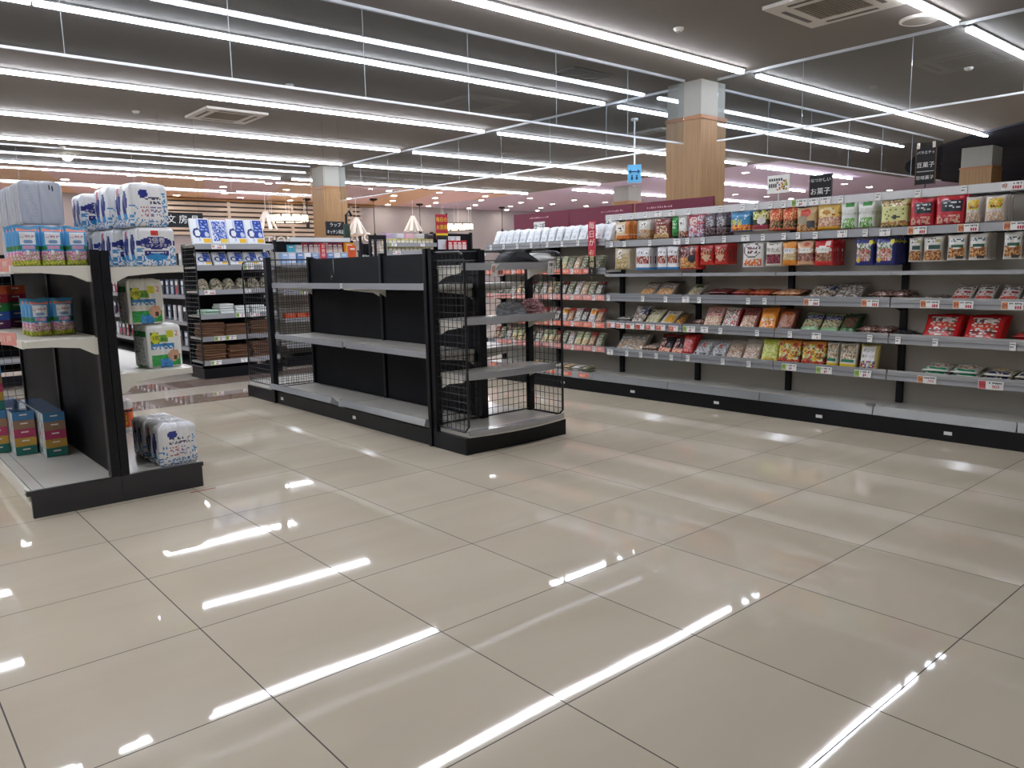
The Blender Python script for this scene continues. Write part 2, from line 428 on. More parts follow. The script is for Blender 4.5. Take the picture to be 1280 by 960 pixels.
for x0, x1, y, w in ((17.3, 22.4, 7.4, 'front'), (17.3, 25, 10.3, 'middle'), (17.3, 28., 14.0, 'rear')):
    strip(x0, x1, y, 'white LED strip on the mauve ceiling, %s one of three' % w, 'LED strips on the mauve ceiling')

# ---------------------------------------------------------------- hanging glass smoke curtains
def curtain(a0, a1, fixed, along, zb, joints, label):
    t = thing('glass_smoke_curtain', label, 'glass curtain', (0, 0, 0))
    def bx(p0, p1, w, z0, z1): return (B(p0, p1, fixed-w, fixed+w, z0, z1) if along == 'x' else B(fixed-w, fixed+w, p0, p1, z0, z1))
    js = [a0] + joints + [a1]
    for p, q in zip(js, js[1:]): bx(p+.004, q-.004, .003, zb+.02, CZ-.03).build('glass_pane', GLASS, t)
    bx(a0, a1, .016, CZ-.03, CZ-.001).build('top_rail', ALU, t)
    bx(a0, a1, .009, zb, zb+.02).build('bottom_rail', ALU, t)
    for j in joints: bx(j-.002, j+.002, .0042, zb+.02, CZ-.03).build('joint_strip', mat('glass_joint', '#8f9498', .4), t)
curtain(-4.2, 8.1, 2.83, 'x', 2.82, [-3.1, -1.85, -.6, .65, 1.9, 3.18, 4.42, 5.7, 6.95], 'clear glass smoke curtain hanging left of the big oak pillar')
curtain(8.9, 16.9, 2.83, 'x', 2.82, [10.2, 11.5, 12.8, 14.1, 15.4], 'clear glass smoke curtain hanging to the right beyond the big oak pillar')
curtain(-6.3, 2.5, 8.40, 'y', 2.84, [-5., -3.7, -2.4, -1.1, 0., 1.28], 'clear glass smoke curtain over the snack shelves, this side of the big pillar')
curtain(3.25, 12.9, 8.40, 'y', 2.84, [4.5, 5.75, 7., 8.25, 9.5, 10.75, 11.9], 'clear glass smoke curtain between the two oak pillars')
curtain(-4.2, 7.9, 13.35, 'x', 2.95, [-2., 0., 2., 4., 6.], 'far clear glass smoke curtain left of the far oak pillar')

# ---------------------------------------------------------------- pillars
def pillar(x, y, w, label):
    t = thing('pillar', label, 'pillar', (x, y, 0)); h = w/2
    B(-h, h, -h, h, 0, 3.15).build('oak_cladding', WOOD, t)
    B(-h+.012, h-.012, -h+.012, h-.012, 3.2, CZ-.001).build('white_top', mat('pillar_white', '#918f88', .7), t)
    B(-h-.012, h+.012, -h-.012, h+.012, 3.15, 3.2).build('trim_band', mat('dark_oak_band', '#8f5f38', .5), t)
pillar(8.50, 2.92, .58, 'big oak-clad square pillar with white top behind the snack shelves')
pillar(8.40, 13.4, .60, 'oak-clad pillar with white top in the left distance')
pillar(18.45, 12.7, .64, 'far pillar with white top above the burgundy board')
pillar(18.75, 2.7, .64, 'oak-clad pillar with white top at the far right')

# ---------------------------------------------------------------- things on the ceiling
def aircon(x, y, rz, label):
    t = thing('air_conditioner', label, 'air conditioner', (x, y, CZ), rz, 'ceiling cassette air conditioners')
    W_ = mat('aircon_white', '#b9b4ac', .5)
    m = MB()
    for a in range(4):
        M = Matrix.Rotation(a*pi/2, 4, 'Z'); m.prism([(-.475,-.475),(.475,-.475),(.27,-.27),(-.27,-.27)], -.035, -.001, 'z', M)
    m.build('panel', W_, t)
    m = B(-.268, .268, -.268, .268, -.02, -.001)
    for i in range(17): m.box(-.26, .26, -.26+i*.0315, -.245+i*.0315, -.032, -.0205)
    m.build('grille', mat('aircon_grille', '#7d7468', .6), t)
    for a in range(4):
        o = B(-.26, .26, -.40, -.35, -.038, -.0352).build('louvre', mat('aircon_slot', '#45403b', .6), t); o.rotation_euler = (0, 0, a*pi/2)
aircon(4.08, 8.5, 0, 'square ceiling air conditioner between LED rows in the left distance')
aircon(6.72, .06, 0, 'square ceiling air conditioner at the top right, closest one')
aircon(11.2, 5.75, 0, 'square ceiling air conditioner seen dimly through glass left of the big pillar')
t = thing('ceiling_speaker', 'round white ceiling speaker beside the closest air conditioner', 'speaker', (7.9, -.26, CZ))
MB().lathe([(.19, -.001), (.19, -.02), (.17, -.03), (.165, -.03), (.165, -.001)], 32).build('ring', mat('speaker_white', '#cfcac3', .5), t)
MB().lathe([(.164, -.002), (.164, -.024), (.08, -.032), (.0, -.033)], 32).build('grille', mat('speaker_grille', '#9c978f', .7), t)
def vent(x, y, w, d, label):
    t = thing('ceiling_vent', label, 'vent', (x, y, CZ), 0, 'dark ceiling vents')
    B(-w/2, w/2, -d/2, d/2, -.015, -.001).build('frame', mat('vent_frame', '#6f6c68', .6), t)
    m = MB()
    n = int(d/.05)
    for i in range(n): m.box(-w/2+.03, w/2-.03, -d/2+.03+i*.05, -d/2+.06+i*.05 - .012, -.022, -.0155)
    m.build('slats', mat('vent_slat', '#504e4c', .6), t)
vent(6.75, 3.5, .75, .6, 'dark square ceiling vent beside the first glass curtain')
vent(2.0, 13.9, .8, .4, 'dark narrow ceiling vent in the far left')
vent(14., 4.2, .8, .6, 'dark ceiling vent seen through glass right of the big pillar')
def detector(x, y, label):
    t = thing('smoke_detector', label, 'smoke detector', (x, y, CZ), 0, 'small ceiling detectors')
    MB().lathe([(.055, -.001), (.055, -.015), (.035, -.035), (.0, -.036)], 16).build('body', mat('detector_white', '#c9c5be', .5), t)
    MB().lathe([(.02, -.0365), (.016, -.047), (0, -.048)], 12).build('sensor', mat('detector_core', '#8a8680', .5), t)
for x, y, l in ((2.9, 9.0, 'small detector on the ceiling left of the far air conditioner'), (6.15, 1.45, 'small dark sensor on the ceiling between the two nearest LED rows'),
                (2.75, 13.2, 'small detector by the narrow vent at the far left'), (4.0, 6.1, 'small detector between second and third LED rows'),
                (10.6, .2, 'small sensor on the ceiling under the right-hand LED row')):
    detector(x, y, l)
# downlights in the pink and mauve ceilings
k = 0
def downlight(x, y, label, group):
    t = thing('downlight', label, 'downlight', (x, y, CZ), 0, group)
    MB().lathe([(.12, -.001), (.12, -.012), (.09, -.012), (.09, -.001)], 16).build('ring', WHITE, t)
    MB().lathe([(.088, -.002), (.088, -.009), (0, -.009)], 16).build('lens', LAMP, t)
for j, y in enumerate((17.2, 18.7, 20.3, 21.7)):
    for i in range(12):
        downlight(1.2 + i*1.9 + (j % 2)*.9 + rng.uniform(-.25, .25), y + rng.uniform(-.2, .2), 'small round downlight in the pink ceiling, %s from left in the %s row back' % (ORD[i], ORD[j]), 'downlights in the pink ceiling')
for i in range(6):
    for j in range(4):
        downlight(18.4 + i*1.9 + (j % 2)*.8, 8.5 + j*1.9 + (.35 if j == 3 else 0) + rng.uniform(-.2, .2), 'small round downlight in the mauve ceiling, %s from left in the %s row back' % (ORD[i], ORD[j]), 'downlights in the mauve ceiling')
for x, y, l in ((19.5, 1.2, 'left'), (21.2, .3, 'right')): downlight(x, y, 'round downlight in the navy ceiling, %s of two' % l, 'downlights in the navy ceiling')
# small CCTV dome on the far left; its bright spot is emission put on the dome
t = thing('dome_camera', 'small bright dome fitting on the ceiling at the far left', 'camera', (3.05, 14.3, CZ))
MB().lathe([(.13, -.001), (.13, -.03), (.1, -.035)], 20).build('base', WHITE, t)
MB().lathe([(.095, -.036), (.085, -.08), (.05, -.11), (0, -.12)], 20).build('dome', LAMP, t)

# ---------------------------------------------------------------- pendant lamps and letters by the back wall
def ring_lamp(x, y, z, r, label):
    t = thing('ring_chandelier', label, 'chandelier', (x, y, z), 0, 'ring chandeliers by the back wall')
    m = MB()
    for zz in (-.12, .12): m.tube([(r*cos(2*pi*i/28), r*sin(2*pi*i/28), zz) for i in range(28)], .018, 6, True)
    m.build('hoop', mat('bronze', '#5b5248', .4, .5), t)
    for i in range(12):
        a = 2*pi*i/12; M = Matrix.Rotation(a, 4, 'Z') @ Matrix.Translation((r, 0, 0))
        MB().box(-.01, .01, -r*.2, r*.2, -.1, .1, M).build('shade', SHADE, t)
    m = MB()
    for i in range(6):
        a = 2*pi*i/6; m.tube([(r*cos(a), r*sin(a), .12), (r*cos(a), r*sin(a), CZ-z)], .006, 5)
    m.build('cables', CORD, t)
ring_lamp(10.7, 20.6, 2.95, .62, 'glowing ring chandelier left of the far oak pillar')
ring_lamp(17.6, 20.6, 2.8, .62, 'glowing ring chandelier behind the red sale banner')
def cone_lamp(x, y, z, label):
    t = thing('strip_pendant_lamp', label, 'pendant lamp', (x, y, z), 0, 'white slatted cone pendants')
    for i in range(8):
        M = Matrix.Rotation(2*pi*i/8, 4, 'Z')
        m = MB(); m.box(-.01, .01, -.05, .05, -.31, .31, M @ Matrix.Translation((.19, 0, .3)) @ Matrix.Rotation(-.5, 4, 'Y')); m.build('blade', WHITE, t)
    MB().tube([(0, 0, .6), (0, 0, CZ-z)], .008, 5).build('cable', CORD, t)
cone_lamp(9.45, 19.5, 2.5, 'white slatted cone pendant under the left ring chandelier')
cone_lamp(12.6, 19.5, 2.4, 'white slatted cone pendant just right of the far oak pillar')
cone_lamp(15.2, 20., 2.55, 'white slatted cone pendant left of the red sale banner')
def black_pendant(x, y, z, label):
    t = thing('black_pendant_lamp', label, 'pendant lamp', (x, y, z), 0, 'slim black pendants')
    MB().lathe([(.13, CZ-z-.001), (.13, CZ-z-.05), (.03, CZ-z-.09)], 16).build('canopy', BLACK, t)
    MB().tube([(0, 0, .2), (0, 0, CZ-z-.09)], .012, 6).build('stem', BLACK, t)
    MB().lathe([(.02, .3), (.05, .22), (.06, 0), (0, 0)], 14).build('shade', BLACK, t)
for x, y, z, l in ((6.6, 20.5, 2.7, 'slim black pendant at the far left above the black stationery sign'), (11.6, 21., 2.7, 'slim black pendant in front of the timber louvres'), (13.6, 20., 2.2, 'slim black pendant right of the far oak pillar'),
                   (16.2, 21., 2.5, 'slim black pendant left of the red sale banner'), (20.1, 20.8, 2.5, 'slim black pendant right of the second ring chandelier')):
    black_pendant(x, y, z, l)
def letters(s, x, y, z, size, label, m=SIGNW, rz=0., depth=.04):
    V, F = text_mesh(s, size)
    w = MB(); bm = w.bm
    a = [bm.verts.new((p, 0, q)) for p, q in V]
    for f in F:
        try: bm.faces.new([a[i] for i in f])
        except ValueError: pass
    r = bmesh.ops.extrude_face_region(bm, geom=list(bm.faces))
    for v in r['geom']:
        if isinstance(v, bmesh.types.BMVert): v.co.y += depth
    bmesh.ops.recalc_face_normals(bm, faces=bm.faces)
    o = w.build('wall_lettering', m); o.location = (x, y, z); o.rotation_euler = (0, 0, rz)
    return tag(o, label, 'lettering')
letters('COLLECTION', 10.35, Y1-.07, 2.28, .46, 'white block letters COLLECTION on the back wall', mat('letter_white', '#f3f0ea', .5))
letters('LUG', 14.4, Y1-.07, 2.45, .46, 'white block letters LUG on the back wall right of the far pillar', mat('letter_white', '#f3f0ea', .5))
letters('ou', 22.55, -2.1, 2.6, .9, 'pale script letters on the dark wood wall at the far right', mat('letter_grey', '#9a9088', .5), -pi/2)

# ---------------------------------------------------------------- long snack shelving along the right
WA = .019; WO = Vector((7.74*.6, 2.7*.6, 0)); WS = Vector((sin(WA), -cos(WA), 0)); WD = Vector((cos(WA), sin(WA), 0)); WR = -pi/2 + WA
def W(s, d, z): return WO + WS*s + WD*d + Vector((0, 0, z))

# price cards: real printed cards, the small ones white, the wide ones with a coloured badge
def card_mesh(kind, num=''):
    p = PM(); r = random.Random(kind + num)
    w, h = {'s': (.036, .052), 'm': (.075, .05), 'w': (.125, .052), 'x': (.15, .058), 'r': (.135, .05), 'pair': (.1, .052)}[kind[0] if kind != 'pair' else 'pair']
    base = '#f4f4f2'
    if kind[0] == 'r' and kind != 'rail': base = '#e88068' if kind != 'r2' else '#e39a92'
    if kind == 'pair': base = '#f2e9ea'
    p.solid(-w/2, w/2, -.0012, .0012, -h/2, h/2, base)
    y = -.0022
    def scr(x0, x1, z0, z1, col, n):
        c = (x1-x0)/n
        for i in range(n):
            if r.random() < .75: p.rect(x0+i*c, x0+i*c+c*.7, z0 + (z1-z0)*r.choice((0, .15, .3)), z1, y, col)
    if kind == 's':
        scr(-w*.4, w*.4, h*.2, h*.34, '#3b3b40', 5); scr(-w*.38, w*.38, -h*.2, h*.02, '#2a2a34', 4)
    elif kind == 'm':
        scr(-w*.42, w*.42, h*.12, h*.36, '#4a4a55', 8); scr(-w*.1, w*.4, -h*.36, -h*.06, '#a8324a', 4)
    elif kind[0] in 'wx':
        bc = {'wo': '#d99a6c', 'wg': '#a9c66a', 'ww': '#f4f4f2', 'xr': '#d8606c'}[kind]
        p.rect(-w*.48, -w*.2, -h*.45, h*.45, y, bc)
        for i in range(5):
            p.rect(-w*.46 + i*w*.05, -w*.43 + i*w*.05, -h*.3 + r.random()*h*.2, h*.2 + r.random()*h*.15, y-.0004, '#a84a3c' if kind[1] != 'g' else '#6d8f3a')
        scr(-w*.14, w*.44, h*.14, h*.36, '#33333c', 9)
        if num: p.text(num, w*.2, -h*.18, h*.52, '#c2263f', y-.0004)
        else: scr(w*.02, w*.44, -h*.4, -h*.02, '#c2384c', 4)
    elif kind[0] == 'r':
        scr(-w*.42, w*.3, -h*.28, h*.28, '#f6d2c6', 10)
    elif kind == 'pair':
        p.rect(-w*.48, w*.02, -h*.42, h*.34, y, '#d9705a'); scr(-w*.42, -w*.02, -h*.2, h*.2, '#f4d4c8', 4); scr(w*.1, w*.46, -h*.32, h*.1, '#bb3150', 4); scr(w*.1, w*.46, h*.2, h*.36, '#55505a', 4)
    return p.mesh('price_tag', PAPER)
_CM = {}
def card(parent, kind, x, y, z, num='', tilt=0., rz=0.):
    k = kind + num
    if k not in _CM: _CM[k] = card_mesh(kind, num)
    o = bpy.data.objects.new('price_tag', _CM[k]); COL.objects.link(o); o.parent = parent; o.location = (x, y, z); o.rotation_euler = (-tilt, 0, rz)
    return o
BAYS = [-1.48, -.58, .32, 1.22, 2.12, 3.02, 3.92, 4.82]
BL = ['far end bay of the snack run, half hidden behind the empty black rack', 'second bay with coral price strips and the red hanging strip', 'shelf bay under the burgundy board with rice cracker bags, left end of tall rail',
      'shelf bay with white round-logo bags and red peanut bags', 'shelf bay with green pea bags and navy bags below the black signs', 'shelf bay with big red candy bags on its middle shelf', 'shelf bay at the right edge of the picture']
TG = dict(T=[(.38,'s'),(.51,'s'),(.65,'s'),(.81,'s'),(.95,'m'),(1.1,'m'),(1.28,'s'),(1.6,'s'),(1.81,'s'),(1.93,'s'),(2.06,'s'),(2.17,'s'),(2.30,'wg'),(2.42,'m'),(2.51,'m'),(2.63,'s'),(2.9,'s'),(3.17,'s'),(3.46,'s'),(3.74,'x')],
 H=[(.4,'s'),(.56,'s'),(.86,'s'),(1.16,'m'),(1.27,'s'),(1.43,'s'),(1.64,'s'),(1.84,'m'),(2.0,'s'),(2.18,'s'),(2.3,'s'),(2.44,'s'),(2.65,'m'),(2.82,'s'),(2.96,'m'),(3.18,'wo'),(3.5,'wo'),(3.77,'wo')],
 R3=[(.36,'s'),(.78,'s'),(1.04,'s'),(1.26,'m'),(1.4,'s'),(1.88,'s'),(2.03,'s'),(2.43,'wo'),(2.88,'wo'),(3.29,'wo'),(3.5,'wo'),(3.79,'wo')],
 R4=[(.39,'pair'),(.51,'pair'),(.63,'pair'),(.75,'pair'),(.87,'pair'),(.99,'pair'),(1.13,'pair'),(1.30,'wg'),(1.46,'m'),(1.62,'s'),(1.97,'s'),(2.26,'s'),(2.48,'m'),(2.89,'s'),(3.09,'s'),(3.34,'s'),(3.81,'s')],
 R5=[(.38,'m'),(.59,'s'),(.76,'s'),(.94,'s'),(1.11,'s'),(1.29,'s'),(1.65,'s'),(1.9,'s'),(2.26,'wg'),(2.55,'wg'),(2.85,'wg'),(3.30,'wo:799'),(3.7,'xr:909')])
def put_tags(row, parent, s0, s1, y, z):
    for s, k in TG[row]:
        if s0 <= s < s1:
            k, _, num = k.partition(':')
            if k == 'x': k = 'ww'
            card(parent, k, s - s0, y, z + rng.uniform(-.003, .003), num)
def rail_mb(w, y, z0, z1, lip):
    m = B(.004, w-.004, y, y+.012, z0, z1)
    m.box(.004, w-.004, y-.004, y, z0, z0+.006); m.box(.004, w-.004, y-.004, y, z1-.006, z1)
    m.box(.004, w-.004, y-.0025, y, (z0+z1)/2-.002, (z0+z1)/2+.003)
    return m
def shelf(t, w, z, y0, y1, lip, row, s0, name='shelf', cm=GREYSH, brackets=True):
    """board with its bracket pair, grooved price rail and clear front lip"""
    sh = B(.003, w-.003, y0+.015, y1, z-.022, z).build(name, cm, t)
    rail_mb(w, y0, z-.038, z+.014, lip).build('price_rail', RAIL, sh)
    B(.004, w-.004, y0-.001, y0+.002, z-.016, z-.004).build('rail_groove', RAILD, sh)
    B(.006, w-.006, y0+.004, y0+.007, z+.0145, z+lip).build('front_lip', CLEAR, sh)
    if brackets:
        for x in (.012, w-.018):
            MB().prism([(y1, z-.022), (y0+.06, z-.022), (y0+.06, z-.034), (y1-.03, z-.075), (y1, z-.085)], x, x+.006, 'x').build('bracket', BLACK, sh)
    if row: put_tags(row, sh, s0, s0 + w, y0-.006, z-.010)
    return sh
def plinth(t, w, y1, name='plinth'):
    p = MB().box(0, w, .0, .03, 0, .118).box(0, w, .0301, y1, .0, .02).box(0, w, y1-.03, y1, .0201, .118).build(name, BLACK, t)
    return p
for i in range(7):
    s0, s1 = BAYS[i], BAYS[i+1]; w = s1 - s0; left = i < 2
    t = thing('wall_shelf_unit', BL[i], 'shelf unit', W(s0, 0, 0), WR, 'snack shelf bays along the right')
    p = plinth(t, w, .5)
    B(w*.53, w*.53+.05, -.003, -.0005, .045, .068).build('label_plate', SIGNW, p)
    dk = B(.003, w-.003, .03, .468, .119, .15).build('deck', GREYSH, t)
    MB().prism([(-.012, .122), (.035, .122), (.035, .151), (.012, .186), (.004, .186)], .004, w-.004, 'x').build('front_lip', CLEAR, dk)
    if left:
        for q in range(4): card(dk, 'r1', .1 + q*.23, -.008, .15)
    else: B(w-.05, w+.01, -.016, .02, .1865, .2).build('rail_clip', mat('clip_grey', '#77797a', .4), dk) if i == 4 else None
    B(.0, w, .47, .49, .02, 1.46 if left else 1.70).build('back_panel', GREYW, t)
    B(-.022, .022, .435, .4695, .15, 1.47 if left else 1.71).build('upright', BLACK, t)
    if left:
        for z in (1.175, .915, .645, .405):
            sh = shelf(t, w, z, .2, .468, .022, None, s0)
            for q in range(6):
                if (i, z, q) not in ((1, 1.175, 5), (0, .405, 0)): card(sh, 'r1' if z > .5 and z != .915 else 'r2', .085 + q*.147, .194, z-.010)
            for q in range(3): card(sh, 's', .16 + q*.295, .191, z-.010)
        sh = shelf(t, w, 1.45, .2, .468, .03, None, s0)
        for q in range(4): card(sh, 's', .1 + q*.22, .194, 1.445)
        sh.name = 'top_shelf'
    else:
        for z, row in ((.915, 'R3'), (.655, 'R4'), (.39, 'R5')): shelf(t, w, z, .2, .468, .035, row, s0)
        thin = B(.003, w-.003, .2, .468, 1.118, 1.13).build('thin_shelf', GREYSH, t)
        B(.003, w-.003, .19, .1998, 1.11, 1.138).build('edge_strip', RAIL, thin)
        for z, row, nm, mm in ((1.415, 'H', 'lower_peg_rail', RAIL), (1.667, 'T', 'upper_peg_rail', ACRY)):
            r = B(.0, w, .2, .206, z-.026, z+.03).box(.0, w, .206, .212, z+.022, z+.03).build(nm, mm, t)
            B(.0, w, .45, .4695, z-.03, z-.012).build('cross_bar', BLACK, r)
            for x in (.03, w-.036): B(x, x+.006, .2125, .45, z-.02, z+.0).build('rail_arm', BLACK, r)
            put_tags(row, r, s0, s1, .193, z)
            z2 = z - .027
            for q in range(7): MB().tube([(.06+q*w/7, .45, z2), (.06+q*w/7, .214, z2)], .003, 5).build('peg', CHROME, r)
        if i == 6: B(w-.022, w+.022, .435, .4695, .15, 1.71).build('upright', BLACK, t)
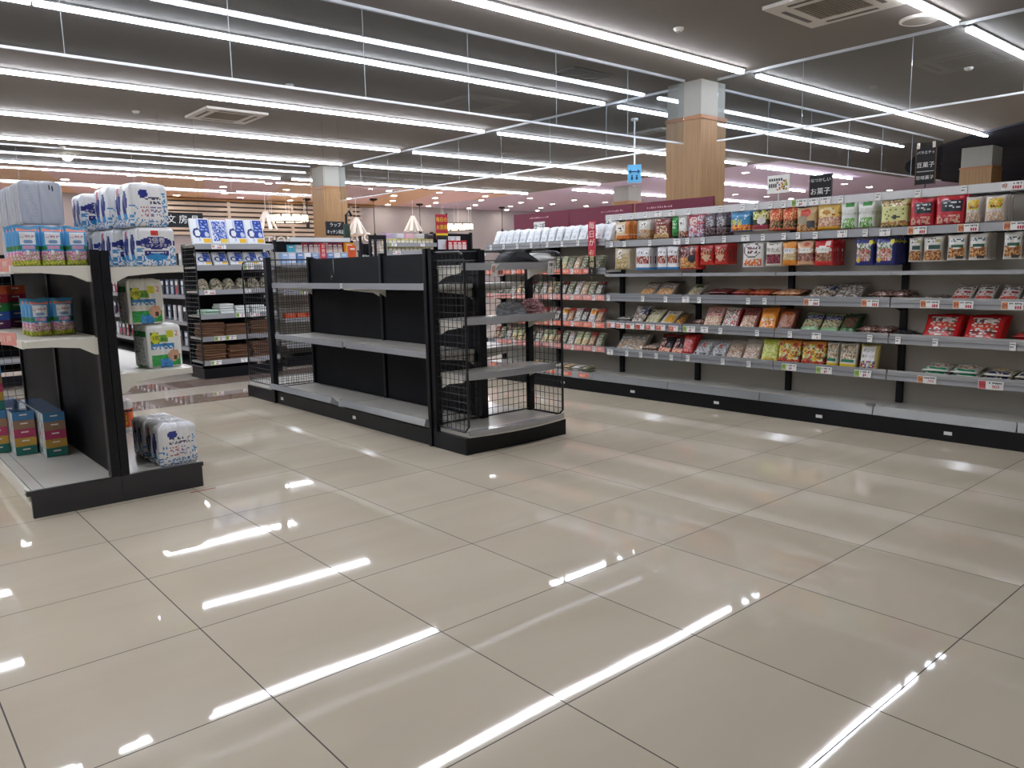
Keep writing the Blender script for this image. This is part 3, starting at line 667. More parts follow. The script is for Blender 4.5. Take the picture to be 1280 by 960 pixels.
# ---------------------------------------------------------------- snack bags
T_ = 'snack bags on the tall shelving'
NUTS = ['#a9713f', '#8a5530', '#c08a52', '#73432a', '#d1a36b']; BEAN = ['#8f3a32', '#b4635a', '#e0cfc4', '#6f2723']; VEG = ['#d8703a', '#e89a5a', '#c0502c']
def D(base, *ops): return [('b', 0, 1, base)] + list(ops)
DES = {
 'cream_orange': D('#d9c3a0', ('n', .05, .0, 1, .25, ['#cf6d2e', '#e08b42', '#b45525']), ('e', .42, .62, .36, .24, '#efe9de'), ('s', .2, .45, .7, .8, '#4a3a38', .5), ('r', .75, .3, 1, 1, '#c87a3a')),
 'cookie_clear': D('#c9c4bb', ('n', 0, .0, 1, .5, ['#a87a4a', '#c39a68', '#b9b2a8', '#7f5a38']), ('r', .2, .55, .75, .95, '#e9e7e2'), ('s', .25, .6, .7, .9, '#44413f', .5)),
 'stick_red': D('#74201d', ('n', 0, 0, 1, .2, ['#c8a070', '#b28956', '#d8b888']), ('n', .2, .2, .8, .62, ['#d9c6a2', '#8a4a34', '#e3d3b4', '#74201d']), ('s', .1, .68, .7, .92, '#e6d9c5', .4), ('r', .86, 0, 1, 1, '#5a1716')),
 'green_side': D('#2f8f43', ('b', .0, .25, '#26702f'), ('s', .1, .4, .9, .8, '#d8ecd2', .4)),
 'white_circle': D('#d9d6d0', ('e', .5, .62, .42, .27, '#efefec'), ('s', .25, .5, .75, .76, '#4a4544', .5), ('n', 0, .02, 1, .28, ['#7d3a2d', '#b36a4d', '#d9c8b8', '#5b2a25'])),
 'pink_mix': D('#c75064', ('n', 0, .0, 1, .55, ['#e3dfe6', '#8d9cc4', '#c26a77', '#b9454f', '#d8cfd2']), ('e', .35, .72, .25, .18, '#eadcd8'), ('s', .1, .62, .6, .85, '#b12c3e', .5), ('n', .6, .6, 1, .95, ['#d5d0d8', '#b9606c'])),
 'grey_beans': D('#77737b', ('n', 0, .0, 1, .42, ['#4b3238', '#2c2026', '#6d5258', '#857a80']), ('n', .1, .42, .9, .8, ['#c9c5c9', '#9a959b', '#55505a']), ('b', .86, 1, '#5a4b58')),
 'blue_orange': D('#4a8fbe', ('n', .1, .05, 1, .34, ['#d9603a', '#e9a24a', '#b43b2b', '#f0c060']), ('n', 0, .34, .6, .62, ['#d8c44c', '#a9c060', '#4a8fbe']), ('s', .3, .6, .95, .9, '#d4e6f2', .4), ('b', 0, .05, '#6b7f98')),
 'yellow_black': D('#3b3a32', ('n', 0, .55, 1, 1, ['#d6c95c', '#98a04a', '#3a3a30', '#e8e2b8']), ('e', .62, .5, .28, .2, '#d9d5d0'), ('b', .04, .26, '#9b2f45'), ('b', 0, .05, '#d8d0c0')),
 'fire_red': D('#d4714a', ('n', 0, .5, 1, .98, ['#d93f2e', '#e8935a', '#e9c08a', '#c9502f']), ('n', 0, .1, 1, .5, ['#3a3f35', '#8f3a2a', '#55603a', '#d08a5a']), ('b', 0, .08, '#9a4a3a')),
 'soy_tan': D('#cfae7e', ('e', .45, .78, .26, .16, '#c9453a'), ('n', 0, .05, 1, .45, ['#b0804a', '#d8b88a', '#8a5a32', '#caa06a']), ('e', .3, .48, .26, .2, '#9d8f78'), ('r', .55, .14, .95, .45, '#3a3b44'), ('b', 0, .07, '#d6803c')),
 'yellow_ring': D('#dcb55c', ('n', 0, .12, 1, .5, ['#d8b9a0', '#c98f7a', '#e0c8a2', '#b9806a']), ('e', .42, .68, .38, .2, '#e8d49a'), ('e', .42, .68, .2, .1, '#c98a3a'), ('b', 0, .1, '#e0ab32'), ('s', .7, .5, 1, .85, '#9a3a2a', .3)),
 'green_pea': D('#dfe3dd', ('r', .3, .84, .8, .98, '#3f9a45'), ('n', .15, .02, .85, .4, ['#4f9a3f', '#6fb04f', '#dfe3dd', '#8fbf6a']), ('t', 'グリーン豆', .5, .55, .2, '#6a4a44')),
 'pale_green': D('#d6d694', ('n', 0, .78, 1, .98, ['#a86a3a', '#d6d694', '#8a5a34', '#c9b070']), ('n', 0, 0, 1, .2, ['#b98a4a', '#d6c690', '#8f6234']), ('s', .15, .3, .85, .75, '#6a6a3a', .25), ('e', .55, .36, .18, .06, '#3a3a34')),
 'red_black': D('#b8182c', ('r', .2, .42, .92, .86, '#1f2a35'), ('s', .3, .5, .85, .8, '#cfd3d2', .35), ('n', .05, .03, .85, .36, ['#c9525c', '#e0a89a', '#9a1c2c', '#c8a080']), ('b', .9, 1, '#cf1f33')),
 'clear_yellow': D('#d2c8c0', ('n', .05, .04, .95, .4, ['#c6a88a', '#b08f72', '#dccfc2']), ('n', .12, .5, .88, .9, ['#d8c33a', '#e6a02a', '#a9c04a', '#e9d870']), ('s', .2, .55, .85, .7, '#6a3a1a', .45), ('r', .92, 0, 1, 1, '#e6dfda')),
 'clear_box': D('#c4b79c', ('n', .1, .0, .9, .75, ['#b09a6a', '#cfc09a', '#a58c5c']), ('r', .2, .5, .45, .95, '#ece9e2'), ('s', .22, .55, .44, .9, '#4a4540', .5)),
 'red_bean_white': D('#e4e2e6', ('n', .08, .3, .95, .62, BEAN), ('s', .2, .68, .85, .9, '#5a5a68', .35), ('r', .3, .13, .95, .24, '#f4f4f6'), ('b', 0, .1, '#3b86c6')),
 'red_tan': D('#a82b24', ('n', 0, .5, 1, .97, ['#4a2024', '#8f2a2a', '#c9a8a0', '#2f2228']), ('n', 0, .05, .85, .5, ['#c8925a', '#e0b884', '#a8703a']), ('e', .7, .45, .25, .16, '#2b2a30'), ('r', .9, 0, 1, 1, '#c22a20')),
 'red_dark': D('#b3201c', ('n', .1, .2, .9, .85, ['#b3201c', '#3a2428', '#c9a07a', '#8f1a18']), ('e', .5, .35, .22, .18, '#c9a58a'), ('b', 0, .14, '#c42a22')),
 'round_logo': D('#e6e4e2', ('e', .47, .68, .42, .29, '#5a5052'), ('e', .47, .68, .37, .25, '#eceae8'), ('s', .2, .55, .75, .82, '#5b2c34', .6), ('n', .1, .08, .95, .34, VEG + ['#e6e4e2'])),
 'ox_tongue': D('#e2ddd6', ('n', .06, .1, .94, .48, ['#6f2433', '#8f3545', '#4f1a26', '#a85a62']), ('t', '牛たん', .5, .66, .27, '#3a2a28'), ('s', .2, .82, .9, .92, '#4a3a36', .5), ('b', 0, .08, '#cfc8c0')),
 'butter_peanut': D('#e08a2c', ('n', 0, .2, 1, .48, ['#d6c6a2', '#bfa878', '#cbb58a']), ('e', .5, .62, .5, .13, '#f2efe8'), ('t', 'バタピー', .5, .62, .21, '#2c3550'), ('b', .05, .19, '#e58f2a'), ('b', .86, 1, '#e79a3a')),
 'peach_peanut': D('#cfa27c', ('n', 0, .14, 1, .48, ['#8a5a52', '#a8756a', '#6f4540', '#b98f80']), ('e', .5, .62, .48, .13, '#f2efe8'), ('t', 'ピーナッツ', .5, .62, .17, '#2c3550'), ('e', .6, .87, .2, .08, '#c9604a'), ('b', 0, .12, '#d9b08a')),
 'red_peanut': D('#c41f2c', ('n', .08, .18, .92, .48, ['#8a5a42', '#a87a5a', '#6a3f30', '#b8907a']), ('e', .47, .62, .46, .14, '#f2efe8'), ('e', .74, .85, .16, .1, '#e2c6c0'), ('t', 'ピーナッツ', .47, .62, .17, '#2c3550'), ('b', 0, .14, '#d0262c')),
 'navy_mix': D('#20277a', ('n', .1, .18, .86, .84, ['#d8d2d4', '#b9505a', '#c98a7a', '#8f9a6a']), ('n', .12, .62, .84, .86, ['#5f7a4a', '#e6e6ea', '#c9d0c8']), ('e', .85, .87, .12, .08, '#e0d43c'), ('e', .2, .2, .13, .07, '#d9b83a'), ('s', .2, .44, .8, .6, '#b8303c', .5)),
 'almond_clear': D('#bdb8b2', ('n', .06, .08, .94, .46, NUTS), ('r', .12, .5, .9, .95, '#d3d0ca'), ('s', .2, .76, .6, .92, '#4a4a48', .5), ('r', .25, .52, .85, .64, '#2f4f48'), ('e', .72, .84, .16, .07, '#a8a262'), ('b', 0, .06, '#e2e0dc')),
 'almond_green': D('#c4c0b8', ('n', .04, .1, .96, .48, NUTS), ('e', .5, .66, .42, .2, '#e2e2de'), ('r', .18, .5, .84, .62, '#2f5a4a'), ('s', .15, .66, .85, .84, '#39505a', .5), ('r', .45, .04, .9, .16, '#35363a'), ('b', 0, .05, '#e4e2de')),
 'tan_cracker': D('#8c8078', ('n', .1, .05, .95, .45, ['#b98552', '#c99a68', '#a3703f', '#d8b48a']), ('s', .1, .55, .9, .9, '#cfcac4', .3), ('b', .93, 1, '#4a4644')),
 'clear_green': D('#a8a29a', ('n', .1, .1, .9, .5, ['#a89a7a', '#c4b898', '#8a7a5a']), ('n', .3, .6, .9, .85, ['#5a7a3a', '#7a9a4a', '#2f4a2a'])),
 'dark_red': D('#5a1a1f', ('n', .05, .1, .95, .9, ['#6f2026', '#4a1418', '#8a3a3c'])),
 'red_label': D('#8a2a2a', ('n', .0, .1, 1, .5, ['#b9603a', '#a83a2a', '#d0884a']), ('r', .1, .55, .6, .85, '#c8c4c0')),
 'orange_red': D('#a03a24', ('n', 0, .05, 1, .55, ['#c8582a', '#d88048', '#8a2a1c']), ('s', .1, .6, .9, .9, '#e0b090', .3)),
 'tan_pink': D('#b0795c', ('n', 0, .0, 1, .6, ['#d0a070', '#c98a6a', '#b46a4a', '#e0bf98']), ('b', .7, 1, '#7a2a2c')),
 'white_brown': D('#cfcac6', ('n', 0, 0, 1, .7, ['#8a7a6a', '#d6d2ce', '#5a4a42', '#b8a898']), ('n', .4, .5, 1, .95, ['#3a4468', '#cfcac6', '#6a6a7a'])),
 'grey_clear': D('#8b8784', ('n', .05, .05, .95, .9, ['#a5a19c', '#7a6a60', '#c4c0bc', '#6a5f58'])),
 'brown_flat': D('#6f4a42', ('n', 0, 0, 1, 1, ['#8a6058', '#6a443c', '#a8847a', '#c9b8b0'])),
 'red_print_white': D('#d4cfcb', ('n', .05, .0, .95, .22, ['#b5453a', '#c9685a', '#8f2f2a']), ('s', .1, .3, .9, .55, '#b23a3c', .5), ('s', .08, .6, .92, .9, '#2f3138', .65)),
 'cream_green': D('#d2cdb2', ('n', .0, .0, 1, .4, ['#d8d4bc', '#c0b88a', '#a8a870']), ('s', .1, .5, .9, .9, '#4a4a3c', .4)),
 'yellow_white': D('#d6d0c4', ('n', .35, .1, .95, .6, ['#d99a2a', '#e6b84a', '#c9852a']), ('s', .1, .65, .9, .9, '#3a3a3c', .5), ('r', .0, 0, .2, 1, '#e2ded8')),
 'gold_dark': D('#6a5236', ('n', .1, .0, .9, .5, ['#c98a2a', '#a86a20', '#3a2f28'])),
 'pink_peanut': D('#c99a90', ('n', .03, .03, .97, .48, ['#d8b89a', '#c8a282', '#e0c8b0', '#b88a78']), ('n', .1, .66, .9, .86, ['#6f4a52', '#8a6a72', '#c99a90']), ('s', .1, .5, .9, .62, '#b23a3c', .5), ('b', .92, 1, '#d8a49a')),
 'white_red': D('#cfc8c4', ('n', .05, .05, .95, .9, ['#d8d4ce', '#a86a62', '#8f9488', '#e2dcd8', '#b8383c']), ('r', .9, 0, 1, 1, '#8f1f2c')),
 'brown_red': D('#8a4a42', ('n', .1, .05, .9, .6, ['#c9a890', '#b08068', '#e0cdb8']), ('n', .1, .6, .9, .95, ['#5a3432', '#7a4a44', '#8a3a3a'])),
 'orange_x': D('#d9822a', ('e', .5, .4, .45, .32, '#eea63c'), ('n', .15, .1, .9, .5, ['#f0b04a', '#e8dcc8', '#d05a2a', '#e6892a']), ('b', .82, 1, '#e08a32')),
 'dark_orange': D('#5a2c1a', ('e', .5, .5, .4, .36, '#a85420'), ('n', .2, .2, .8, .7, ['#8a441c', '#b8662a', '#5a2c1a'])),
 'navy_green': D('#5f8a5a', ('n', 0, .55, 1, .9, ['#2c3058', '#4a4a6a', '#8a8a98']), ('n', 0, .2, 1, .6, ['#9a8a6a', '#c0b08a', '#7a4a4a', '#a8c09a']), ('b', .0, .2, '#7fae78'), ('b', .92, 1, '#9a8a70')),
 'forest': D('#2f4a30', ('n', .1, .3, .9, .8, ['#5a2f2c', '#3f5a3a', '#7a4a44']), ('b', .0, .25, '#3a6a40')),
 'red_candy': D('#b9141c', ('n', .14, .1, .86, .88, ['#d8cfc8', '#b03a34', '#8a6a5a', '#e6dcd6', '#c9302c']), ('n', .18, .66, .82, .88, ['#e6e0de', '#5a4a4c', '#d8cfc8']), ('s', .18, .45, .82, .62, '#e0502c', .8), ('r', .15, .26, .85, .32, '#5a1a1c'), ('r', 0, 0, .1, 1, '#cf1c24'), ('r', .9, 0, 1, 1, '#cf1c24')),
 'silver_tan': D('#8f8a84', ('n', .05, .05, .95, .6, ['#a5886a', '#b89a78', '#8a8580', '#c9c4be']), ('s', .1, .65, .9, .9, '#d8d4d0', .4)),
 'black_red': D('#231a1e', ('n', .02, .0, .98, .28, ['#c9785a', '#e0a888', '#a83a34']), ('n', .1, .3, .45, .8, ['#d8d4d0', '#231a1e', '#a8302c']), ('b', .88, 1, '#8f1a20')),
 'red_film': D('#b31f22', ('n', .1, .1, .9, .9, ['#c4282a', '#8f1518', '#d86a5a', '#b31f22'])),
 'clear_white': D('#c4c4c6', ('n', .05, .25, .95, .95, ['#d8d9dc', '#b4b4b8', '#e6e6e8', '#8f8f96']), ('s', .1, .08, .9, .2, '#2a2a2e', .8), ('r', .4, .5, .6, .7, '#c06a6a')),
 'clear_brown': D('#a89a8c', ('n', .05, .02, .95, .6, ['#b8947a', '#cbb09a', '#8a6a54', '#d8ccc2']), ('b', .85, 1, '#b8b4b0')),
 'lime': D('#b9bf4a', ('n', .05, .05, .95, .9, ['#c6cc5a', '#a8ae3a', '#d2d87a', '#b9bf4a']), ('n', .1, 0, .9, .25, ['#e0c84a', '#c9a83a'])),
 'multi': D('#c9803a', ('n', .02, .05, .98, .9, ['#d8c44a', '#8fae4a', '#b8302c', '#e0d8b0', '#7a3a2c', '#d89a3a']), ('e', .78, .82, .18, .14, '#d8822a'), ('e', .78, .82, .1, .09, '#8f2a1c'), ('n', .0, 0, 1, .2, ['#b8241c', '#8f1a18', '#d86a3a'])),
 'mix_nuts_green': D('#d6d2c6', ('n', .05, .38, .95, .95, ['#e2dfd6', '#c4b898', '#b8a07a', '#8a6a4a']), ('t', 'MixNuts', .5, .68, .24, '#3a3a3c'), ('r', .1, .26, .9, .37, '#2f7a5a'), ('b', 0, .2, '#dfc23a')),
 'gold_pop': D('#b3a262', ('r', .1, .4, .8, .92, '#f0efec'), ('t', 'ポンツ', .45, .76, .22, '#55505a'), ('t', '菓ナッツ', .45, .55, .17, '#55505a'), ('n', .06, .03, .85, .38, ['#4a86b0', '#b8384a', '#d8d4d0', '#8a3a34', '#c9a86a'])),
 'green_white_flat': D('#d8dad4', ('n', .05, .3, .95, .95, ['#e4e4e0', '#c9b8a0', '#b8603a', '#dfe2dc']), ('s', .1, .05, .9, .25, '#2f9a6a', .9)),
 'gold_navy_flat': D('#d8d4c6', ('n', .05, .45, .95, .95, ['#b8a43a', '#d0be5a', '#e4dfd0', '#c98a5a']), ('s', .1, .08, .9, .4, '#2a2f5a', .8)),
 'dark_pack': D('#2c2c33', ('n', .1, .1, .9, .9, ['#2c2c33', '#6a6a72', '#44444c'])),
 'laver': D('#6f7358', ('n', .1, .08, .9, .6, ['#4f5a42', '#8a8a6a', '#c9c2a8', '#5a4a3a']), ('s', .1, .65, .9, .92, '#dcd8cc', .6), ('b', .92, 1, '#b8b09a')),
 'bonito': D('#b3a084', ('n', .05, .05, .95, .55, ['#c0a07a', '#a07a54', '#d8c8a8', '#8a5a3a']), ('s', .1, .6, .9, .9, '#4a3a30', .6)),
 'sesame': D('#c2bfb8', ('n', .1, .1, .9, .5, ['#d8d4cc', '#a8a090', '#5a5a52']), ('s', .1, .6, .9, .92, '#8f2f3a', .6)),
 'furikake': D('#8a5a4a', ('n', .1, .1, .9, .6, ['#b8704a', '#d8b890', '#6a4a3a', '#8a8a5a']), ('b', .8, 1, '#a84038')),
 'kombu': D('#3f3a36', ('n', .15, .15, .85, .7, ['#c8c4ba', '#5a544c', '#8a8478']), ('b', .85, 1, '#7a2a2c')),
 'orange_wht': D('#d4d0cc', ('n', .2, .55, 1, .95, ['#d98a2a', '#e8a84a', '#c9742a']), ('n', .1, .1, .9, .5, ['#d8d4d0', '#8a6a72', '#b8b4b4'])),
 'rice_green': D('#bfc49a', ('n', .05, .05, .95, .5, ['#d8b88a', '#c98a5a', '#e0d0a8', '#8a9a5a']), ('s', .1, .6, .9, .85, '#4f6a3a', .6), ('r', .3, .86, .7, 1, '#e2e0d2')),
 'white_mask': D('#e4e8ec', ('s', .15, .55, .85, .85, '#a9b9cc', .4), ('r', .2, .12, .8, .42, '#d4dce4'), ('s', .2, .16, .8, .38, '#b89aa0', .25)),
}
def hang(key, s, w, z, h, desc, n=3, t=.034, front_d=.225, row='upper', pitch=.036):
    pouch('snack_bag', key, w, h, t, DES[key], desc + ', front one on the %s peg rail' % row, 'snack bag', W(s + w/2, front_d, z), (0, 0, WR), 'front bags on the %s peg rail' % row)
    for q in range(1, n):
        pouch('snack_bag', key, w, h, t, DES[key], desc + ', %s queued on %s peg rail' % (ORD[q], row), 'snack bag', W(s + w/2 + rng.uniform(-.004, .004), front_d + q*pitch, z + rng.uniform(-.003, .003)), (0, 0, WR), desc + ' behind the front one')
UP = [('cream_orange', .43, .17, 1.46, .17, 'cream and orange bag with round white panel', 4), ('cookie_clear', .70, .15, 1.45, .18, 'clear bag of brown biscuits', 4), ('stick_red', .88, .2, 1.45, .185, 'dark red bag picturing biscuit sticks', 5),
 ('green_side', 1.085, .065, 1.46, .18, 'narrow bright green bag', 4), ('white_circle', 1.153, .097, 1.45, .2, 'white bag with round panel and brown base', 3), ('pink_mix', 1.255, .168, 1.445, .2, 'pink and white patterned bag', 3), ('grey_beans', 1.43, .105, 1.455, .185, 'purplish grey bean bag at left', 4), ('grey_beans', 1.54, .105, 1.455, .185, 'purplish grey bean bag at right', 4),
 ('blue_orange', 1.68, .19, 1.475, .165, 'blue-topped bag with orange base', 4), ('yellow_black', 1.885, .145, 1.475, .16, 'yellow and black bag with wine red band', 3), ('fire_red', 2.035, .112, 1.465, .175, 'fiery red bag at left', 4), ('fire_red', 2.15, .112, 1.465, .175, 'fiery red bag at right', 4),
 ('soy_tan', 2.272, .163, 1.445, .19, 'tan bag with red roundel', 3), ('yellow_ring', 2.44, .178, 1.455, .19, 'yellow bag with ring picture', 3), ('green_pea', 2.622, .124, 1.455, .19, 'white and green pea bag at left', 3), ('green_pea', 2.75, .126, 1.455, .19, 'white and green pea bag at right', 4),
 ('pale_green', 2.915, .19, 1.45, .19, 'pale yellow-green bag with brown specks', 3), ('red_black', 3.114, .16, 1.445, .195, 'red bag with black label, smaller left', 4), ('red_black', 3.281, .185, 1.445, .2, 'red bag with black label, larger right', 4), ('clear_yellow', 3.47, .09, 1.45, .172, 'clear bag with yellow label at left', 4), ('clear_yellow', 3.585, .12, 1.45, .172, 'clear bag with yellow label at right', 5)]
for k, s, w, z, h, d, n in UP: hang(k, s, w, z, h - .005, d, n, row='upper')
LO = [('clear_box', .42, .19, 1.18, .2, 'clear-fronted beige bag', 3), ('red_bean_white', .675, .17, 1.17, .21, 'white red-bean bag with blue base, widest', 4), ('red_bean_white', .925, .105, 1.17, .21, 'white red-bean bag with blue base, middle', 3), ('red_bean_white', 1.034, .122, 1.17, .21, 'white red-bean bag with blue base, rightmost', 3),
 ('red_tan', 1.172, .2, 1.17, .212, 'red and tan cracker bag', 4), ('red_dark', 1.385, .14, 1.205, .178, 'scarlet bag with dark picture at left', 5), ('red_dark', 1.53, .13, 1.205, .178, 'scarlet bag with dark picture at right', 5), ('round_logo', 1.8, .195, 1.18, .205, 'white bag with big round logo and carrots', 3), ('ox_tongue', 2.012, .145, 1.185, .195, 'white bag of dark red meat strips', 3),
 ('butter_peanut', 2.159, .12, 1.19, .19, 'orange butter peanut bag', 4), ('peach_peanut', 2.282, .135, 1.19, .19, 'peach-coloured peanut bag', 3), ('red_peanut', 2.425, .15, 1.185, .195, 'red peanut bag', 6), ('navy_mix', 2.742, .135, 1.18, .197, 'navy blue mixed snack bag at left', 2), ('navy_mix', 2.889, .141, 1.18, .197, 'navy blue mixed snack bag at right', 6),
 ('almond_clear', 3.12, .09, 1.2, .172, 'clear almond bag, narrow', 3), ('almond_clear', 3.217, .129, 1.2, .174, 'clear almond bag, wider', 3), ('almond_green', 3.371, .119, 1.205, .176, 'clear nut bag with green band, first', 2), ('almond_green', 3.505, .11, 1.205, .178, 'clear nut bag with green band, second', 6), ('almond_green', 3.707, .108, 1.205, .178, 'clear nut bag with green band, third', 3), ('almond_green', 3.825, .1, 1.205, .178, 'clear nut bag with green band, rightmost', 3)]
for k, s, w, z, h, d, n in LO: hang(k, s, w, z, h - .005, d, n, row='lower')
def lean(key, s, w, z, vis, desc, n=3, L=.2, t=.035, row='third', d0=.235):
    """bags leaning back one behind the other on a shelf"""
    tilt = math.acos(max(.16, min(.985, vis / L))); step = t / max(.3, cos(tilt)) * 1.02
    flat = vis < .085
    if not flat: n = max(1, min(n, 1 + int((.462 - d0 - L*sin(tilt) - t*.5) / step)))
    for q in range(n):
        if flat: loc = W(s + w/2 + rng.uniform(-.006, .006), d0 + .012 + q*.006, z + .5*t + q*t*.82); rot = (-rad(84) + rng.uniform(-.05, .05), 0, WR + rng.uniform(-.06, .06))
        else: loc = W(s + w/2 + rng.uniform(-.004, .004), d0 + q*step, z + .4*t*sin(tilt)); rot = (-tilt + rng.uniform(-.03, .03), 0, WR + rng.uniform(-.03, .03))
        top_ = (q == n-1) if flat else (q == 0)
        lab = desc + (' on the %s shelf' % row) if top_ else desc + (', %s from top on the %s shelf' % (ORD[n-1-q], row) if flat else ', %s in its stack on the %s shelf' % (ORD[q], row))
        pouch('snack_bag', key, w, L, t, DES[key], lab, 'snack bag', loc, rot, 'snack bags on the %s shelf' % row)
R3 = [('tan_cracker', .69, .17, .118, 'clear tan cracker bag, left of pair', 2), ('tan_cracker', .88, .2, .13, 'clear tan cracker bag, right of pair', 3), ('clear_green', 1.22, .15, .105, 'clear bag with green print', 2), ('dark_red', 1.41, .25, .055, 'flat dark red bag', 2), ('red_label', 1.69, .14, .05, 'flat red bag with pale label', 2), ('orange_red', 1.836, .21, .05, 'flat orange-red bag', 2), ('tan_pink', 2.062, .24, .065, 'flat tan and pink bag', 2),
 ('white_brown', 2.363, .21, .1, 'white and brown bag', 3), ('grey_clear', 2.575, .21, .119, 'clear grey bag tilted back', 3), ('brown_flat', 2.84, .16, .046, 'flat brown bag, left of pair', 2), ('brown_flat', 3.0, .12, .045, 'flat brown bag, right of pair', 2), ('grey_clear', 3.2, .16, .04, 'flat grey see-through bag', 1), ('red_print_white', 3.401, .128, .102, 'white bag with black and red print, first', 2), ('red_print_white', 3.545, .117, .111, 'white bag with black and red print, second', 3), ('red_print_white', 3.692, .118, .103, 'white bag with black and red print, third', 2), ('red_print_white', 3.82, .114, .106, 'white bag with black and red print, rightmost', 3)]
for k, s, w, v, d, n in R3: lean(k, s, w, .918, v, d, n, row='third')
R4 = [('grey_clear', .41, .17, .054, 'low flat clear bag', 2), ('white_brown', .6, .16, .158, 'white bag with small dark print', 3), ('cream_green', .763, .16, .126, 'cream and green bag', 3), ('yellow_white', .931, .155, .117, 'white and yellow bag', 2), ('gold_dark', 1.09, .11, .1, 'dark gold bag', 3), ('brown_flat', 1.28, .12, .056, 'low flat brown bag left of pink peanuts', 2), ('pink_peanut', 1.409, .178, .173, 'pinkish peanut bag', 4), ('white_red', 1.596, .168, .17, 'white and red mix bag', 4), ('brown_red', 1.767, .165, .173, 'brown and red mix bag', 4),
 ('orange_x', 1.947, .155, .182, 'bright orange bag', 2), ('dark_orange', 2.11, .16, .179, 'dark bag with orange picture', 2), ('navy_green', 2.312, .155, .144, 'green bag with navy lettering, first', 3), ('navy_green', 2.47, .15, .141, 'green bag with navy lettering, second', 3), ('forest', 2.629, .128, .138, 'forest green bag', 4), ('brown_flat', 2.76, .135, .04, 'low flat brown bag, first of three', 2), ('brown_flat', 2.9, .12, .042, 'low flat brown bag, second of three', 2), ('dark_pack', 3.03, .1, .03, 'low flat dark bag', 1),
 ('red_candy', 3.235, .235, .16, 'big red candy bag, left of pair', 3), ('red_candy', 3.5, .23, .165, 'big red candy bag, right of pair', 4), ('red_film', 3.79, .16, .04, 'low flat red bag', 2)]
for k, s, w, v, d, n in R4: lean(k, s, w, .658, v, d, n, row='fourth')
R5 = [('silver_tan', .41, .34, .146, 'wide clear tan bag tilted back', 4), ('clear_brown', .73, .17, .045, 'low flat clear bag', 2), ('black_red', .915, .155, .165, 'black and red bag, left of pair', 3), ('black_red', 1.065, .13, .16, 'black and red bag, right of pair', 3), ('red_film', 1.19, .125, .187, 'plain red bag', 3), ('clear_white', 1.3, .17, .135, 'clear white bag, left of pair', 4), ('clear_white', 1.473, .161, .139, 'clear white bag, right of pair', 4), ('clear_brown', 1.642, .158, .157, 'clear brown bag, left of pair', 3), ('clear_brown', 1.81, .16, .175, 'clear brown bag, right of pair', 3),
 ('lime', 1.977, .155, .19, 'lime yellow bag', 3), ('multi', 2.136, .195, .196, 'bright multicoloured bag, left of pair', 3), ('multi', 2.336, .197, .197, 'bright multicoloured bag, right of pair', 3), ('mix_nuts_green', 2.545, .09, .197, 'narrow white nut bag with green stripe', 2), ('mix_nuts_green', 2.642, .135, .197, 'wide white nut bag with green stripe', 2), ('gold_pop', 2.796, .14, .197, 'gold bag with white label', 2),
 ('green_white_flat', 3.235, .18, .075, 'white bag with green lettering lying, first', 2), ('green_white_flat', 3.425, .18, .078, 'white bag with green lettering lying, second', 2), ('gold_navy_flat', 3.63, .175, .08, 'white bag with gold and navy print lying, first', 2), ('gold_navy_flat', 3.815, .16, .06, 'white bag with gold and navy print lying, second', 2)]
for k, s, w, v, d, n in R5: lean(k, s, w, .393, v, d, n, row='fifth')
# left bays: small seasoning bags behind coral price strips
KS = ['laver', 'bonito', 'sesame', 'furikake', 'kombu', 'orange_wht', 'rice_green']
KW = {'laver': 'olive seaweed sachet', 'bonito': 'tan flake sachet', 'sesame': 'pale sesame sachet', 'furikake': 'reddish brown sachet', 'kombu': 'dark sachet with pale panel', 'orange_wht': 'white sachet with orange patch', 'rice_green': 'light green sachet with rice picture'}
lev = [(1.178, 'second', .155, ['laver', 'bonito', 'laver', 'rice_green']), (.918, 'third', .155, ['laver', 'kombu', 'laver', 'sesame', 'bonito']), (.648, 'fourth', .155, ['furikake', 'sesame', 'kombu', 'orange_wht']), (.408, 'fifth', .155, ['furikake', 'laver', 'sesame', 'rice_green', 'rice_green'])]
for z, nm, L, ks in lev:
    s = -1.42; q = 0
    while s < .22:
        k = ks[q % len(ks)]; w = .086
        for b in range(2):
            pouch('sachet', k, w, L, .022, DES[k], KW[k] + ', %s from left, %s row, %s coral-striped shelf' % (ORD[q], ('front', 'rear')[b], nm), 'sachet', W(s + w/2, .228 + b*.03, z+.004), (-.5, 0, WR + rng.uniform(-.05, .05)), 'sachets on the %s shelf of the far bays' % nm)
        s += w + .012; q += 1
for q in range(7):
    k = ['bonito', 'laver', 'laver', 'sesame', 'bonito', 'sesame', 'laver'][q]
    for b in range(3): pouch('sachet', k, .09, .14, .026, DES[k], KW[k] + ' on the bottom far-bay deck, %s pile from left, %s from bottom' % (ORD[q], ORD[b]), 'sachet', W(-.62 + q*.13, .06, .165 + b*.02), (-1.45, 0, WR), 'sachets on the bottom deck of the far bays')
s = -1.40; q = 0
while s < .26:
    w = .1
    for b in range(2):
        pouch('white_packet', 'white_mask', w, .185, .03, DES['white_mask'], 'white flat packet, %s from left in the %s row below the burgundy boards' % (ORD[q], ('front', 'rear')[b]), 'packet', W(s + w/2, .232 + b*.045, 1.453), (-.42 + rng.uniform(-.08, .08), 0, WR + rng.uniform(-.08, .08)), 'white packets on the top shelf of the far bays')
    s += w + .01; q += 1

